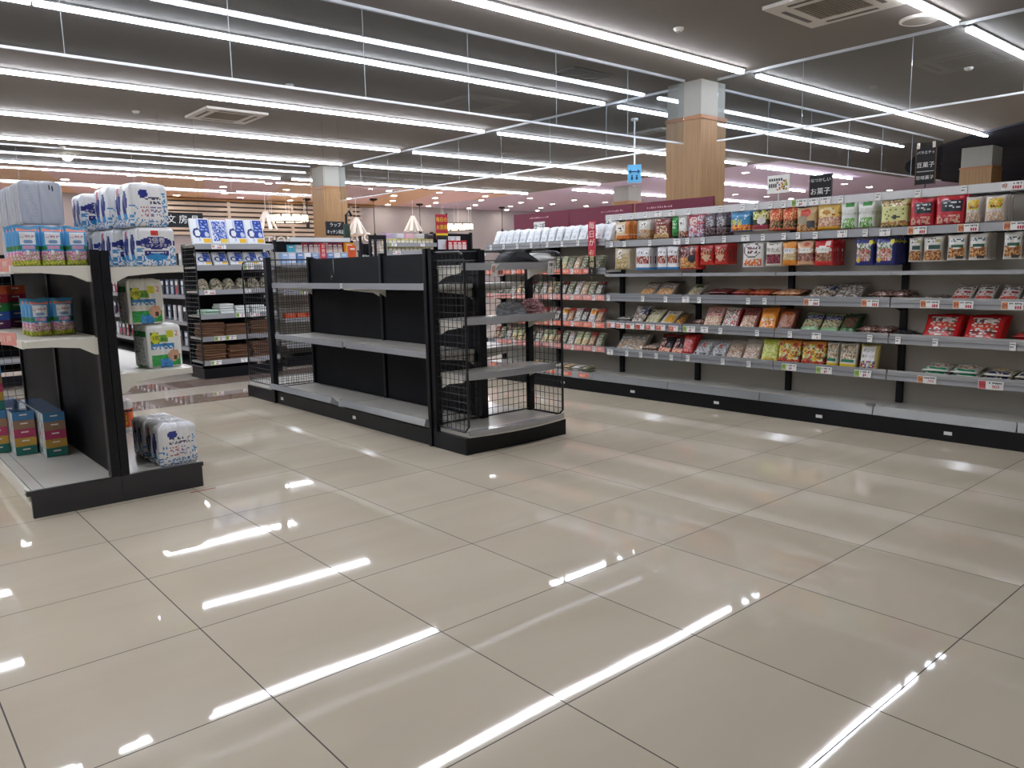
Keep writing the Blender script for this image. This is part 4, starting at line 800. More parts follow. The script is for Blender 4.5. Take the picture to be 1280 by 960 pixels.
# red hanging strip between the bays
p = PM(); p.solid(-.045, .045, -.0015, .0015, -.34, .0, '#c2324a'); p.solid(-.045, .045, -.002, .002, -.53, -.3405, '#201c1e')
p.text('毎日が、', 0, -.05, .075, '#f2e9dc', -.0035, None, True)
p.text('お', 0, -.305, .06, '#f0dfa8', -.0035); p.text('買得!!', 0, -.365, .058, '#f0dfa8', -.004, None, True)
o = p.build('hanging_strip', PAPER); o.location = W(.175, .165, 1.65); o.rotation_euler = (0, 0, WR + .1)
tag(o, 'red vertical hanging strip with pale characters and black lower end', 'hanging sign')

# burgundy boards standing on the back of the far bays
def board(s0, s1, label, plate):
    t = thing('header_board', label, 'sign board', W(s0, .52, 0), WR, 'burgundy header boards'); w = s1 - s0
    B(0, w, -.012, .012, 1.53, 1.81).build('board', BURG, t)
    m = MB()
    for x in (.12, w-.12): m.box(x-.012, x+.012, .0125, .026, .0, 1.75)
    m.build('post', BLACK, t)
    p = PM(); p.solid(plate-.088, plate+.088, -.0165, -.0145, 1.565, 1.71, '#f1f0ee'); p.text('生活', plate, 1.637, .098, '#26222a', -.0175)
    p.build('white_plate', PAPER, t)
    p = PM(); r = random.Random(int(s0*100))
    for i in range(12): p.rect(plate - .15 + i*.025, plate - .15 + i*.025 + r.uniform(.008, .019), 1.748, 1.748 + r.uniform(.008, .018), -.0135, '#d9a8b4')
    p.build('small_marks', PAPER, t)
board(-1.33, -.46, 'left burgundy board with white character plate behind the white packets', .42)
board(-.455, .40, 'middle burgundy board with white character plate, above the red hanging strip', .60)
board(.43, 1.32, 'right burgundy board in front of the big oak pillar', .30)

# signs over the snack shelves
def blade_sign(name, s, d, z0, z1, w, lines, label, style):
    t = thing(name, label, 'sign', W(s, d, 0), WR)
    if style == 'black':
        p = PM(); p.solid(-w/2, w/2, -.004, .004, z0, z1, '#1f1e20')
        p.solid(-w/2-.004, -w/2, -.006, .006, z0-.004, z1+.004, '#6a5a4a'); p.solid(w/2, w/2+.004, -.006, .006, z0-.004, z1+.004, '#6a5a4a')
        n = len(lines)
        for i, l in enumerate(lines): p.text(l, 0, z1 - (i+.5)*(z1-z0)/n, min(.9*(z1-z0)/n*.8, w/len(l)*.95), '#ececea', -.0055, w*.92)
        if n == 3: p.rect(-w*.45, w*.45, z0+(z1-z0)*.33, z0+(z1-z0)*.345, -.0055, '#d8d8d6')
        p.build('sign_face', PAPER, t)
    else:
        p = PM(); p.solid(-w/2, w/2, -.003, .003, z0, z1, '#f3f3ef')
        r = random.Random(3)
        for i in range(26): 
            x, z = r.uniform(-w*.1, w*.38), z0 + r.uniform(.02, .09); p.rect(x, x+.014, z, z+.012, -.0042, r.choice(['#6a9a3a', '#d8c23a', '#7a5a9a', '#c9783a', '#3a3a3c']))
        for i in range(6): p.rect(-w*.42+i*.02, -w*.42+i*.02+.014, z1-.045, z1-.025, -.0042, '#44443f')
        for i in range(4): p.rect(-w*.42+i*.018, -w*.42+i*.018+.012, z0+.045, z0+.075, -.0042, '#4a4a44')
        o = p.build('sign_face', PAPER, t)
    return t
t = blade_sign('shelf_sign', 2.44, .25, 1.70, 1.87, .17, ['なつかしい', 'お菓子'], 'black sign with two lines of white characters standing over the snack rail', 'black')
MB().tube([(0, .008, 1.55), (0, .008, 1.86)], .004, 6).build('stick', BLACK, t)
t = blade_sign('shelf_sign', 3.19, .25, 1.73, 1.985, .125, ['バラエティ', '豆菓子', '珍味菓子'], 'tall black sign with three lines of characters standing over the snack rail', 'black')
MB().tube([(0, .008, 1.55), (0, .008, 1.97)], .004, 6).build('stick', BLACK, t)
MB().box(-.06, -.04, -.008, .008, 1.97, 2.01).box(.04, .06, -.008, .008, 1.97, 2.01).build('clip', CHROME, t)
t = blade_sign('promo_card', 2.09, .25, 1.76, 1.90, .19, [], 'white promotional card with fruit pictures on a thin stick', 'white')
MB().tube([(0, .006, 1.55), (0, .006, 1.80)], .004, 6).build('stick', CORD, t)
# blue direction sign on a pole
t = thing('direction_sign', 'small blue sign with double arrow hanging from a white pole', 'sign', (9.69, 5.03, 0), -.9)
MB().tube([(0, 0, 2.9), (0, 0, CZ-.04)], .014, 8).lathe([(.06, CZ-.04), (.06, CZ-.001)], 12).build('pole', WHITE, t)
p = PM(); p.solid(-.115, .115, -.03, .03, 2.6, 2.9, '#6db8e6', '#e6e8ea', '#dfe3e8')
p.rect(-.06, .06, 2.775, 2.795, -.032, '#16486e')
for sg in (-1, 1): p.quad((sg*.10, -.032, 2.785), (sg*.055, -.032, 2.825), (sg*.055, -.032, 2.785), (sg*.055, -.032, 2.745), '#16486e')
for x in (-.04, .04): p.rect(x-.018, x+.018, 2.65, 2.70, -.032, '#16486e'); p.rect(x-.012, x+.012, 2.705, 2.73, -.032, '#16486e')
p.build('sign_box', PAPER, t)

# ---------------------------------------------------------------- wire panels
def wire_panel(parent, w, z0, z1, M, cell=.05, arch=True, name='wire_panel', r=.0022):
    """framed grid in the local x-z plane, outer top corner (x=0 side) rounded"""
    m = MB(); R = .06 if arch else .001
    pts = [(w, 0, z0), (R*.6, 0, z0), (0, 0, z0+R*.6), (0, 0, z1-R), (R*.3, 0, z1-R*.3), (R, 0, z1), (w, 0, z1)]
    m.tube(pts, .0085 if arch else .005, 6)
    n = int(round(w/cell))
    for i in range(1, n): m.tube([(i*w/n, 0, z0), (i*w/n, 0, z1)], r, 4)
    k = int(round((z1-z0)/cell))
    for i in range(1, k): m.tube([(0, .003, z0+i*(z1-z0)/k), (w, .003, z0+i*(z1-z0)/k)], r, 4)
    o = m.build(name, WIRE, parent); o.matrix_local = M; return o
TR = Matrix.Translation
def RZ(a): return Matrix.Rotation(a, 4, 'Z')

# ---------------------------------------------------------------- the emptied black rack in the middle
LG = 2.58
g = thing('display_rack', 'long black empty double-sided shop rack in the middle of the floor', 'shop rack', (2.18, 3.08, 0), -pi/2)
pl = MB().box(0, LG, .02, .05, 0, .112).box(0, LG, .85, .88, 0, .112).box(0, LG, .0501, .8499, 0, .02).build('plinth', BLACK, g)
for s in (.13, 1.46): B(s, s+.045, .0155, .0195, .045, .07).build('label_plate', SIGNW, pl)
for a, b_ in ((.02, 1.31), (1.335, LG-.02)):
    dk = B(a, b_, .03, .415, .113, .148).build('deck', GREYSH, g)
    MB().prism([(-.045, .148), (.03, .112), (.035, .149), (.02, .151), (-.02, .195), (-.028, .195)], a + .004, b_ - (.10 if a < 1 else .0), 'x').build('front_lip', CLEAR, dk)
    B(a, b_, .475, .87, .113, .148).build('deck', GREYSH, g)
    B(a+.012, b_-.005, .43, .455, .15, 1.335).build('back_panel', BLACKP, g)
    for z in (1.11, .64):
        for y0, y1 in ((.05, .425), (.46, .85)):
            sh = B(a+.03, b_, y0, y1, z-.03, z).build('shelf', GREYSH, g)
            if y0 < .1:
                B(a+.03, b_, y0-.014, y0-.001, z-.034, z+.012).box(a+.03, b_, y0-.017, y0-.0141, z-.012, z-.006).build('price_rail', RAIL, sh)
            for x in (a+.04, b_-.03):
                pr = [(y1, z-.0305), (y0+.04, z-.0305), (y0+.05, z-.045), (y1-.06, z-.075), (y1, z-.11)] if y0 < .1 else [(y0, z-.0305), (y1-.04, z-.0305), (y1-.05, z-.045), (y0+.06, z-.075), (y0, z-.11)]
                MB().prism(pr, x, x+.006, 'x').build('bracket', CREAM, sh)
for s in (.0, 1.30, LG-.03):
    m = B(s, s+.032, .415, .475, .149, 1.355)
    for q in range(22): m.box(s+.008, s+.024, .4135, .4149, .2+q*.05, .225+q*.05)
    m.build('upright', BLACK, g)
for s in (-.0, LG-.035): B(s, s+.035, .0, .05, .0, 1.355, .004).build('end_post', BLACK, g)
wire_panel(g, .365, .15, 1.33, TR((.016, .05, 0)) @ RZ(pi/2), arch=False)
wire_panel(g, .365, .15, 1.27, TR((LG-.016, .05, 0)) @ RZ(pi/2), arch=False)
B(LG-.03, LG-.005, .0501, .414, 1.28, 1.35).build('top_panel', BLACKP, g)
o = MB().tube([(.56, .40, 1.352), (.56, .40, 1.18), (.56, .37, 1.18)], .004, 6).box(.51, .535, .394, .40, 1.14, 1.22).tube([(.53, .39, 1.18), (.60, .36, 1.17)], .005, 6).build('hook', CHROME, g)

def curved(x0, x1, yb, yf, bulge, z0, z1, n=14):
    pts = [(x1, yb), (x0, yb)]
    for i in range(n+1):
        u = i/n; pts.append((x0 + (x1-x0)*u, yf - bulge*(1-(2*u-1)**2)))
    return MB().prism(pts, z0, z1, 'z')
def end_rack(loc, rz, label, levels, D=.392):
    t = thing('end_rack', label, 'shop rack', loc, rz)
    MB().box(0, .92, .02, .045, 0, .112).box(0, .03, .0451, D,  0, .112).box(.89, .92, .0451, D,  0, .112).box(.03, .89, .0451, D,  0, .02).build('plinth', BLACK, t)
    d = curved(.03, .9, D-.02, .02, .055, .113, .146).build('deck', GREYSH, t)
    curved(.03, .9, .03, .016, .056, .125, .158).build('front_lip', CLEAR, d)
    for z in levels:
        s = curved(.045, .875, .345, .075, .05, z-.025, z).build('shelf', GREYSH, t)
        curved(.045, .875, .08, .071, .0515, z-.034, z+.012).build('price_rail', RAIL, s)
        for x in (.05, .86): MB().prism([(.345, z-.0255), (.09, z-.0255), (.1, z-.05), (.27, z-.075), (.345, z-.11)], x, x+.008, 'x').build('bracket', CREAM, s)
    for x in (.0, .865): B(x, x+.05, D-.044, D-.008, .113, 1.345).build('post', BLACK, t)
    B(.40, .46, D-.044, D-.008, .147, 1.345).build('centre_post', BLACK, t)
    wire_panel(t, D-.06, .15, 1.325, TR((.025, .02, 0)) @ RZ(pi/2), name='side_panel')
    wire_panel(t, D-.06, .15, 1.325, TR((.89, .02, 0)) @ RZ(pi/2), name='side_panel')
    wire_panel(t, .81, .16, 1.27, TR((.055, D-.03, 0)), arch=False, name='rear_panel')
    MB().tube([(.05, D-.026, 1.332), (.87, D-.026, 1.332)], .008, 6).box(.051, .399, D-.032, D-.02, 1.28, 1.325).build('top_bar', BLACK, t)
    return t
e1 = end_rack((2.19, .10, 0), 0, 'curved-shelf end rack with wire sides, at the near end of the black rack', (1.24, .885, .52))
sh = [c for c in e1.children if c.name.startswith('shelf')][0]
card(sh, 'ww', .31, .03, 1.205, '', -.1).scale = (.85, 1, 1.6); card(sh, 'm', .82, .052, 1.21, '', -.1, .2).scale = (1, 1, 1.9)
e2 = end_rack((3.11, 3.72, 0), pi, 'wire-sided end rack without shelves at the far end of the black rack', (), .62)

def bundle(name, w, d, h, m, label, cat, loc, rz=0, seed=1, lump=.25, cols=None):
    """soft crumpled thing resting on z=0"""
    r = random.Random(seed); p = PM(); n, k = 22, 12; ex = .6 if cols else 1.15
    ph = [r.uniform(0, 6) for _ in range(8)]
    V = []
    for j in range(k+1):
        f = j/k * pi/2
        for i in range(n):
            a = 2*pi*i/n
            q = 1 + lump*(.5*sin(2*a+ph[0]+2*f) + .35*sin(5*a+ph[1]+f*3) + .25*sin(9*a+ph[2]))*(.3+.7*sin(2*f))
            V.append((w/2*cos(a)*cos(f)**ex*q, d/2*sin(a)*cos(f)**ex*q, h*sin(f)*(1+lump*.5*sin(3*a+ph[3]))))
    p.v = V
    for j in range(k):
        for i in range(n):
            p.f.append((j*n+i, j*n+(i+1) % n, (j+1)*n+(i+1) % n, (j+1)*n+i)); p.c.append(r.choice(cols) if cols else '#ffffff')
    p.f.append(tuple(range(n))[::-1]); p.c.append((cols or ['#ffffff'])[0])
    me = p.mesh(name, m, True); o = bpy.data.objects.new(name, me); COL.objects.link(o); o.location = loc; o.rotation_euler = (0, 0, rz)
    return tag(o, label, cat)
CLOTH = print_mat('printed_cloth', .95, 0, .1)
m = MB(); m.prism([(-.15, 0), (.15, 0), (.145, .018), (.03, .078), (-.055, .088), (-.10, .07), (-.148, .02)], -.085, .085, 'y')
bmesh.ops.bevel(m.bm, geom=list(m.bm.edges), offset=.012, segments=3, affect='EDGES')
o = m.build('folded_bag', mat('black_fabric', '#15161b', .8, bump=.3), None, True); o.location = (2.78, .25, 1.241); tag(o, 'black folded bag on the top shelf of the curved end rack', 'bag')
m = MB(); m.prism([(-.11, 0), (.11, 0), (.125, .025), (.09, .06), (.0, .078), (-.08, .07), (-.12, .03)], -.065, .065, 'y')
bmesh.ops.bevel(m.bm, geom=list(m.bm.edges), offset=.018, segments=4, affect='EDGES')
o = m.build('wrapped_bundle', mat('white_film', '#d4d4d2', .3, bump=.3), None, True); o.location = (3.0, .27, 1.241); o.rotation_euler = (0, 0, -.1); tag(o, 'white wrapped bundle beside the black bag on the end rack', 'bundle')
bundle('knit_bundle', .24, .2, .085, CLOTH, 'grey crumpled knit bundle on the second shelf of the end rack', 'bundle', (2.76, .30, .886), .3, 4, .25, ['#9a9da3', '#868a92', '#b0b3b8', '#90939a'])
bundle('knit_bundle', .2, .18, .1, CLOTH, 'pink speckled knit bundle on the second shelf of the end rack', 'bundle', (2.96, .31, .886), .1, 5, .2, ['#cf9ea2', '#a8747c', '#e0bcbe', '#c08f95', '#8f5d66'])
bundle('knit_bundle', .1, .14, .075, CLOTH, 'small dark blue knit bundle by the right side of the end rack', 'bundle', (3.045, .41 - .09, .886 + .0), .5, 6, .2, ['#3a4a63', '#2f3c52', '#55657c']).location = (3.028, .40 - .04, .886)

# ---------------------------------------------------------------- paper goods rack at the left
L0 = Vector((.235, .645, 0))
g = thing('display_rack', 'double-sided rack of paper goods with charcoal end plate at the left', 'shop rack', L0)
p_ = MB().box(-.425, -.001, 0, .028, 0, .142).box(.001, .43, 0, .028, 0, .142).box(-.445, -.425, .004, .03, .118, .142).box(.43, .44, .004, .03, .118, .142).build('end_plate', DARK, g)
for sg in (-1, 1):
    B(min(sg*.40, sg*.385), max(sg*.40, sg*.385), .03, 2.5, 0, .098).build('kick_board', CREAM, g)
    d = B(min(sg*.02, sg*.415), max(sg*.02, sg*.415), .029, 2.5, .1, .14).build('deck', GREYSH, g)
    x = sg*.42; B(min(x, x+sg*.012), max(x, x+sg*.012), .03, 2.5, .085, .138).build('price_rail', CREAM, d)
    B(sg*.36-.002, sg*.36+.002, .03, 2.5, .1401, .1415).build('groove', RAILD, d)
o = card(d, 's', 0, 0, 0); o.parent = d; o.location = (-.434, .1, .112); o.rotation_euler = (0, 0, -pi/2); o.scale = (1.5, 1, 1.1)
m = B(-.047, -.002, 0, .06, .143, 1.355).box(.002, .045, .004, .056, .143, 1.35)
for q in range(24): m.box(-.030, -.018, -.002, 0, .17+q*.05, .195+q*.05)
m.build('end_post', BLACK, g)
for y0, y1 in ((.061, 1.21), (1.26, 2.5)): B(-.02, .02, y0, y1, .141, 1.335).build('back_panel', BLACKP, g)
B(-.035, .035, 1.211, 1.259, .141, 1.35).build('upright', BLACK, g); B(-.035, .035, 2.501, 2.54, .0, 1.35).build('upright', BLACK, g)
def lshelf(sg, z, depth, drop):
    a, b_ = sg*.024, sg*depth; x0, x1 = min(a, b_), max(a, b_)
    s = B(x0, x1, .062, 2.48, z-.03, z).build('shelf', CREAM, g)
    pr = [(a, z-.001), (b_, z-.001), (b_, z-.032), (sg*(depth-.12), z-.036), (sg*.13, z-.05), (sg*.06, z-drop), (a, z-drop)]
    MB().prism([(p, q) for p, q in pr], .012, .0615, 'y').build('bracket', CREAM, s)
    x = b_; B(min(x, x+sg*.012), max(x, x+sg*.012), .03, 2.48, z-.036, z+.004).build('price_rail', CREAM, s)
    return s
s1 = lshelf(-1, 1.275, .385, .085); s2 = lshelf(-1, .90, .375, .09); s3 = lshelf(1, 1.265, .415, .085); s4 = lshelf(1, .695, .42, .11)
wire_panel(g, .36, .16, 1.33, TR((-.40, 2.52, 0)), arch=True)
for s_, y_, z_ in ((s1, .12, 1.262), (s2, .25, .885)):
    o = card(s_, 'r2', 0, 0, 0); o.location = (-.41, y_, z_ + .02); o.rotation_euler = (.0, 0, -pi/2 + .3); o.scale = (1.2, 1, 1.3)

def blockart(name, w, d, h, front, side, top, nx=26, nz=30, lobes=2, rnd=.014, seed=1, film=FILM, dome=.008, puff=.005):
    """plastic-wrapped block of rolls: rounded corners, lobed faces, printed front (-y) and side (-x)"""
    gf, tf_ = art(front, nx, nz, seed); gs, ts_ = art(side, nx, nz, seed + 1); r = random.Random(seed)
    ring = []
    def seg(p, q, k, key):
        for i in range(k):
            u = i/k; ring.append(((p[0]+(q[0]-p[0])*u, p[1]+(q[1]-p[1])*u), key, i))
    R = rnd
    seg((-w/2+R, -d/2), (w/2-R, -d/2), nx, 'f')
    for i in range(4):
        a = -pi/2 + i*pi/8; ring.append(((w/2-R+R*cos(a), -d/2+R+R*sin(a)), 'c', i))
    seg((w/2, -d/2+R), (w/2, d/2-R), nx, 'r')
    for i in range(4):
        a = i*pi/8; ring.append(((w/2-R+R*cos(a), d/2-R+R*sin(a)), 'c', i))
    seg((w/2-R, d/2), (-w/2+R, d/2), nx, 'b')
    for i in range(4):
        a = pi/2 + i*pi/8; ring.append(((-w/2+R+R*cos(a), d/2-R+R*sin(a)), 'c', i))
    seg((-w/2, d/2-R), (-w/2, -d/2+R), nx, 'l')
    for i in range(4):
        a = pi + i*pi/8; ring.append(((-w/2+R+R*cos(a), -d/2+R+R*sin(a)), 'c', i))
    n = len(ring); p = PM()
    def out(pt, key, i, v):
        x, y = pt; lb = 1 - abs(sin(pi*lobes*(i+.0)/nx))
        b = -.012*lb**3 + puff*sin(pi*v) + .0015*sin(9*v + i)
        e = {'f': (0, -1), 'r': (1, 0), 'b': (0, 1), 'l': (-1, 0)}.get(key, (0, 0))
        k = 1 - .10*max(0, (v-.9)/.1)**2 - .06*max(0, (.08-v)/.08)**2
        return ((x+e[0]*b)*k, (y+e[1]*b)*k, h*v)
    for j in range(nz+1):
        for pt, key, i in ring: p.v.append(out(pt, key, i, j/nz))
    for j in range(nz):
        for q in range(n):
            k = ring[q][1]; i = ring[q][2]
            c = gf[min(i, nx-1)][j] if k == 'f' else gs[min(i, nx-1)][j] if k in 'lr' else gf[nx-1-min(i, nx-1)][j] if k == 'b' else gf[0][j]
            p.f.append((j*n+q, j*n+(q+1) % n, (j+1)*n+(q+1) % n, (j+1)*n+q)); p.c.append(c)
    base = nz*n; prev = base
    for s_, zz in ((.72, dome), (.4, dome*.7), (.1, -.004)):
        st = len(p.v)
        for pt, key, i in ring: p.v.append((pt[0]*.9*s_, pt[1]*.9*s_, h + zz + r.uniform(-.003, .003)))
        for q in range(n): p.f.append((prev+q, prev+(q+1) % n, st+(q+1) % n, st+q)); p.c.append(top if r.random() > .12 else front[0][3])
        prev = st
    p.f.append(tuple(prev+q for q in range(n))); p.c.append(top)
    p.f.append(tuple(range(n))[::-1]); p.c.append(top)
    for s_, u, v, size, col in tf_: p.text(s_, (u-.5)*(w-2*R), v*h, size*w, col, -d/2-puff-.0035, (w-2*R)*.98)
    return p.mesh(name, film, True)
DOT = ['#f2f3f5', '#f2f3f5', '#5a9fd0', '#f2f3f5', '#3a7fc0', '#f2f3f5']
TOWF = [('b', 0, 1, '#f1f2f4'), ('n', 0, 0, 1, .18, DOT), ('n', 0, .18, .1, .5, DOT), ('n', .9, .18, 1, .5, DOT), ('e', .48, .605, .5, .165, '#27307f'), ('r', .1, .27, .86, .40, '#27307f'), ('e', .48, .23, .32, .09, '#2f8fd0'),
        ('r', .36, .79, .56, .95, '#dd4a3f'), ('t', '2倍巻', .5, .66, .17, '#f4f4f6'), ('t', 'キッチンタオル', .48, .53, .115, '#f4f4f6'), ('s', .2, .30, .76, .38, '#dfe3f2', .6)]
TOWB = [('b', 0, 1, '#eef0f3'), ('n', 0, 0, 1, .16, DOT), ('n', 0, .1, .14, .5, DOT), ('n', .9, .1, 1, .8, DOT), ('r', .2, .16, .86, .95, '#f6f6f8'), ('e', .34, .78, .15, .1, '#2f3a8f'), ('s', .22, .5, .84, .7, '#4a4a66', .5), ('s', .24, .24, .5, .46, '#b9606c', .5), ('s', .55, .24, .84, .46, '#8a80b0', .5)]
TOWS = [('b', 0, 1, '#eceef2'), ('n', 0, 0, 1, .2, DOT), ('e', .28, .55, .16, .3, '#2b357f'), ('e', .76, .55, .16, .3, '#2b357f'), ('e', .28, .82, .08, .12, '#b86a78'), ('r', .18, .18, .4, .3, '#3f95cf'), ('r', .66, .18, .88, .3, '#3f95cf')]
GRF = [('b', 0, 1, '#eef0ec'), ('s', .05, .9, .5, .95, '#8a8f88', .5), ('n', .02, .05, 1, .3, ['#2f9a4a', '#3fae58']), ('n', .3, .0, .75, .2, ['#2f86c8', '#4a9ad8']), ('r', .05, .42, .8, .56, '#3f86c4'), ('s', .08, .43, .78, .55, '#e6f0f6', .5), ('r', .05, .58, .3, .84, '#2f7f3a'), ('r', .3, .6, .62, .76, '#7fb83f'), ('e', .18, .7, .15, .14, '#e0e03a'), ('r', .58, .7, .82, .88, '#d8d63a'), ('r', .83, .68, .97, .94, '#eef0ec'), ('e', .78, .28, .2, .14, '#cfa286'), ('e', .82, .22, .07, .05, '#5a3a30'),
       ('t', '2', .9, .79, .22, '#d86a50'), ('t', '3枚', .2, .70, .15, '#1f5a2f'), ('t', '重ね', .47, .66, .11, '#2f6a2a')]
GRS = [('b', 0, 1, '#dfe2dd'), ('b', .74, .88, '#2f8a44'), ('s', .1, .1, .9, .7, '#a0a6a2', .4), ('n', 0, 0, 1, .06, ['#2f9a4a', '#dfe2dd'])]
TA = blockart('a', .205, .225, .205, TOWF, TOWS, '#eceef2', seed=3); TB = blockart('a', .205, .225, .225, TOWB, TOWS, '#eceef2', seed=5)
TF = blockart('a', .215, .225, .225, TOWB, TOWS, '#e6e8ee', seed=7, dome=.012); GA = blockart('a', .19, .22, .24, GRF, GRS, '#e8eae6', seed=9); OA = blockart('a', .12, .12, .215, [('b', 0, 1, '#e3e0e0'), ('b', .12, .72, '#d8602f'), ('r', .5, .25, .9, .62, '#e8c040'), ('s', .1, .35, .85, .6, '#5a2a20', .5), ('b', .62, .7, '#3a3a4a')], [('b', 0, 1, '#e3e0e0'), ('b', .12, .72, '#d8602f')], '#e6dfe2', seed=11, lobes=1, rnd=.05)
def put(name, me, label, cat, loc, rz=0, group=None):
    o = bpy.data.objects.new(name, me); COL.objects.link(o); o.location = loc; o.rotation_euler = (0, 0, rz); return tag(o, label, cat, group)
KT = 'kitchen towel packs on the right top shelf'
put('paper_towel_pack', TA, 'kitchen towel pack with big blue oval, lower front on the right top shelf', 'paper towels', (.535, .825, 1.268), .06, KT)
put('paper_towel_pack', TA, 'kitchen towel pack in the lower row behind the front one', 'paper towels', (.475, 1.07, 1.268), .06, KT)
put('paper_towel_pack', TA, 'kitchen towel pack in the lower row, third from the front', 'paper towels', (.445, 1.31, 1.268), 0, KT)
put('paper_towel_pack', TB, 'kitchen towel pack showing its text panel, stacked on top at the front', 'paper towels', (.515, .835, 1.482), .08, KT)
put('paper_towel_pack', TB, 'kitchen towel pack in the upper row just behind the front one', 'paper towels', (.47, 1.085, 1.482), .06, KT)
put('paper_towel_pack', TA, 'kitchen towel pack with blue oval peeping out beside the grey wrapped packs', 'paper towels', (.40, 1.33, 1.482), 0, KT)
put('paper_towel_pack', TF, 'white kitchen towel pack with dotted base at the front of the right deck', 'paper towels', (.555, .80, .143), .03, 'towel packs on the right deck')
put('paper_towel_pack', TF, 'white kitchen towel pack on the right deck behind the front one', 'paper towels', (.545, 1.04, .143), .0, 'towel packs on the right deck')
put('paper_roll', OA, 'paper roll with orange label far back on the right deck', 'paper roll', (.60, 1.98, .143), 0)
put('toilet_roll_pack', GA, 'green and white roll pack, lower of two on the right middle shelf', 'toilet rolls', (.545, .865, .698), .06, 'green roll packs')
put('toilet_roll_pack', GA, 'green and white roll pack, upper of two on the right middle shelf', 'toilet rolls', (.475, .865, .950), -.04, 'green roll packs')
# grey wrapped five-packs
GY = blockart('a', .215, .115, .225, [('b', 0, 1, '#b9bec8')] + [('b', .19+i*.2, .205+i*.2, '#8f949e') for i in range(4)] + [('r', .48, 0, .51, 1, '#a4a9b4'), ('r', .72, .82, .76, .95, '#3a3a42'), ('r', .82, .8, .86, .93, '#3a3a42'), ('s', .1, .1, .4, .9, '#aab0ba', .2)], [('b', 0, 1, '#a9aeb8')] + [('b', .19+i*.2, .205+i*.2, '#858a94') for i in range(4)], '#c3c7cf', lobes=0, rnd=.012, seed=13, nz=40)
for q in range(5):
    for j in range(2):
        put('tissue_pack', GY, 'grey wrapped tissue pack, %s of its pile behind the blue pouches' % ('lower' if j == 0 else 'upper') + (', %s row from front' % ORD[q]), 'tissue pack', (.085 - q*.002 + rng.uniform(-.005, .005), 1.19 + q*.125, 1.276 + j*.232), rng.uniform(-.03, .03), 'grey wrapped tissue packs')
# blue and pink refill pouches
RF = [('b', 0, 1, '#4f9fd8'), ('b', .9, 1, '#3a86b4'), ('r', .1, .86, .9, .93, '#e0806a'), ('r', .16, .52, .84, .82, '#eef2f6'), ('s', .2, .66, .8, .78, '#c08aa8', .4), ('e', .5, .6, .2, .05, '#7aa0d0'), ('n', 0, .0, 1, .14, ['#c9c83a', '#a8b83a', '#e0d860', '#7fa040']), ('n', 0, .14, 1, .36, ['#e6b8cc', '#d890b0', '#f0dce6', '#8fb060', '#c9709a']), ('r', .0, .4, .22, .5, '#2f7a4a'), ('r', .78, .4, 1, .5, '#2f7a4a'), ('r', .26, .42, .76, .5, '#d8a0c0'), ('r', .36, .28, .48, .4, '#f4f0f4')]
RM = pouch_mesh('refill', .108, .2, .06, RF, 21, 24, 36, top=.03)
def refill(x, y, z, label, grp): put('refill_pouch', RM, label, 'pouch', (x, y, z), rng.uniform(-.05, .05), grp)
for q in range(4):
    for i in range(3):
        refill(-.065 + i*.111 - .003*q, .765 + q*.075, 1.277, ('blue and pink refill pouch, %s of three along the left top shelf' % ('left', 'middle', 'right')[i]) if q == 0 else 'blue and pink refill pouch, %s in the %s queue on the left top shelf' % (ORD[q], ('left', 'middle', 'right')[i]), 'refill pouches on the left top shelf')
for q in range(3):
    for i in range(2):
        refill(.0 + i*.113 - .004*q, 1.03 + q*.085, .902, ('blue and pink refill pouch, %s of the front pair on the left middle shelf' % ('left', 'right')[i]) if q == 0 else 'blue and pink refill pouch, %s in the %s queue on the left middle shelf' % (ORD[q], ('left', 'right')[i]), 'refill pouches on the left middle shelf')
# five-high tissue box packs
def boxmesh(c, top):
    p = PM(); p.solid(-.0575, .0575, -.12, .12, 0, .052, c, top, '#b9c4c8'); 
    r = random.Random(c)
    p.rect(-.02, .02, .03, .038, -.1206, '#e6e2dc')
    for i in range(7): p.quad((-.0581, -.09+i*.026, .012), (-.0581, -.075+i*.026, .012), (-.0581, -.075+i*.026, .04), (-.0581, -.09+i*.026, .04), r.choice(['#e9ecec', c, '#d5dde0']))
    return p.mesh('tissue_box', PAPER)
def five(loc, rz, cols, label, grp, _c={}):
    t = thing('tissue_pack', label, 'tissue pack', loc, rz, grp)
    for i, c in enumerate(cols):
        if c not in _c: _c[c] = boxmesh(c, c)
        o = bpy.data.objects.new('tissue_box', _c[c]); COL.objects.link(o); o.parent = t; o.location = (0, 0, i*.0535)
    MB().box(-.058, .058, -.121, .121, 5*.0535-.001, 5*.0535+.001).build('film_top', glass_mat('clear_film', (.9, .92, .95, 1)) if 'clear_film' not in MATS else MATS['clear_film'], t)
C5 = ['#2f7068', '#c09a4a', '#b8486a', '#9a7a64', '#4a7fae']; C6 = ['#5a2a5a', '#2f55a8', '#2f7a44', '#8f2438', '#b8502f']
SP = [(.085, 1.565, 'front right one by the black panel'), (-.045, 1.75, 'second from the right'), (-.165, 1.93, 'third from the right')]
for i, (x, y, w_) in enumerate(SP):
    five((x, y, .143), .0, C5, 'five-colour tissue box pack on the left deck, ' + w_, 'tissue box packs on the left deck')
    for q in range(2): five((x, y + (q+1)*.246, .143), 0, C5, 'five-colour tissue box pack on the left deck, %s behind the ' % ('next', 'last')[q] + w_.replace('front right one by the black panel', 'front right one'), 'tissue box packs on the left deck')
five((-.165, 1.93, .415), 0, C5, 'five-colour tissue box pack stacked on another at the left picture edge', 'tissue box packs on the left deck')
five((-.07, 2.05, .903), .0, C6, 'red to purple tissue box pack on the left middle shelf, nearer', 'darker tissue box packs')
five((-.07, 2.30, .903), .0, C6, 'red to purple tissue box pack on the left middle shelf, farther', 'darker tissue box packs')
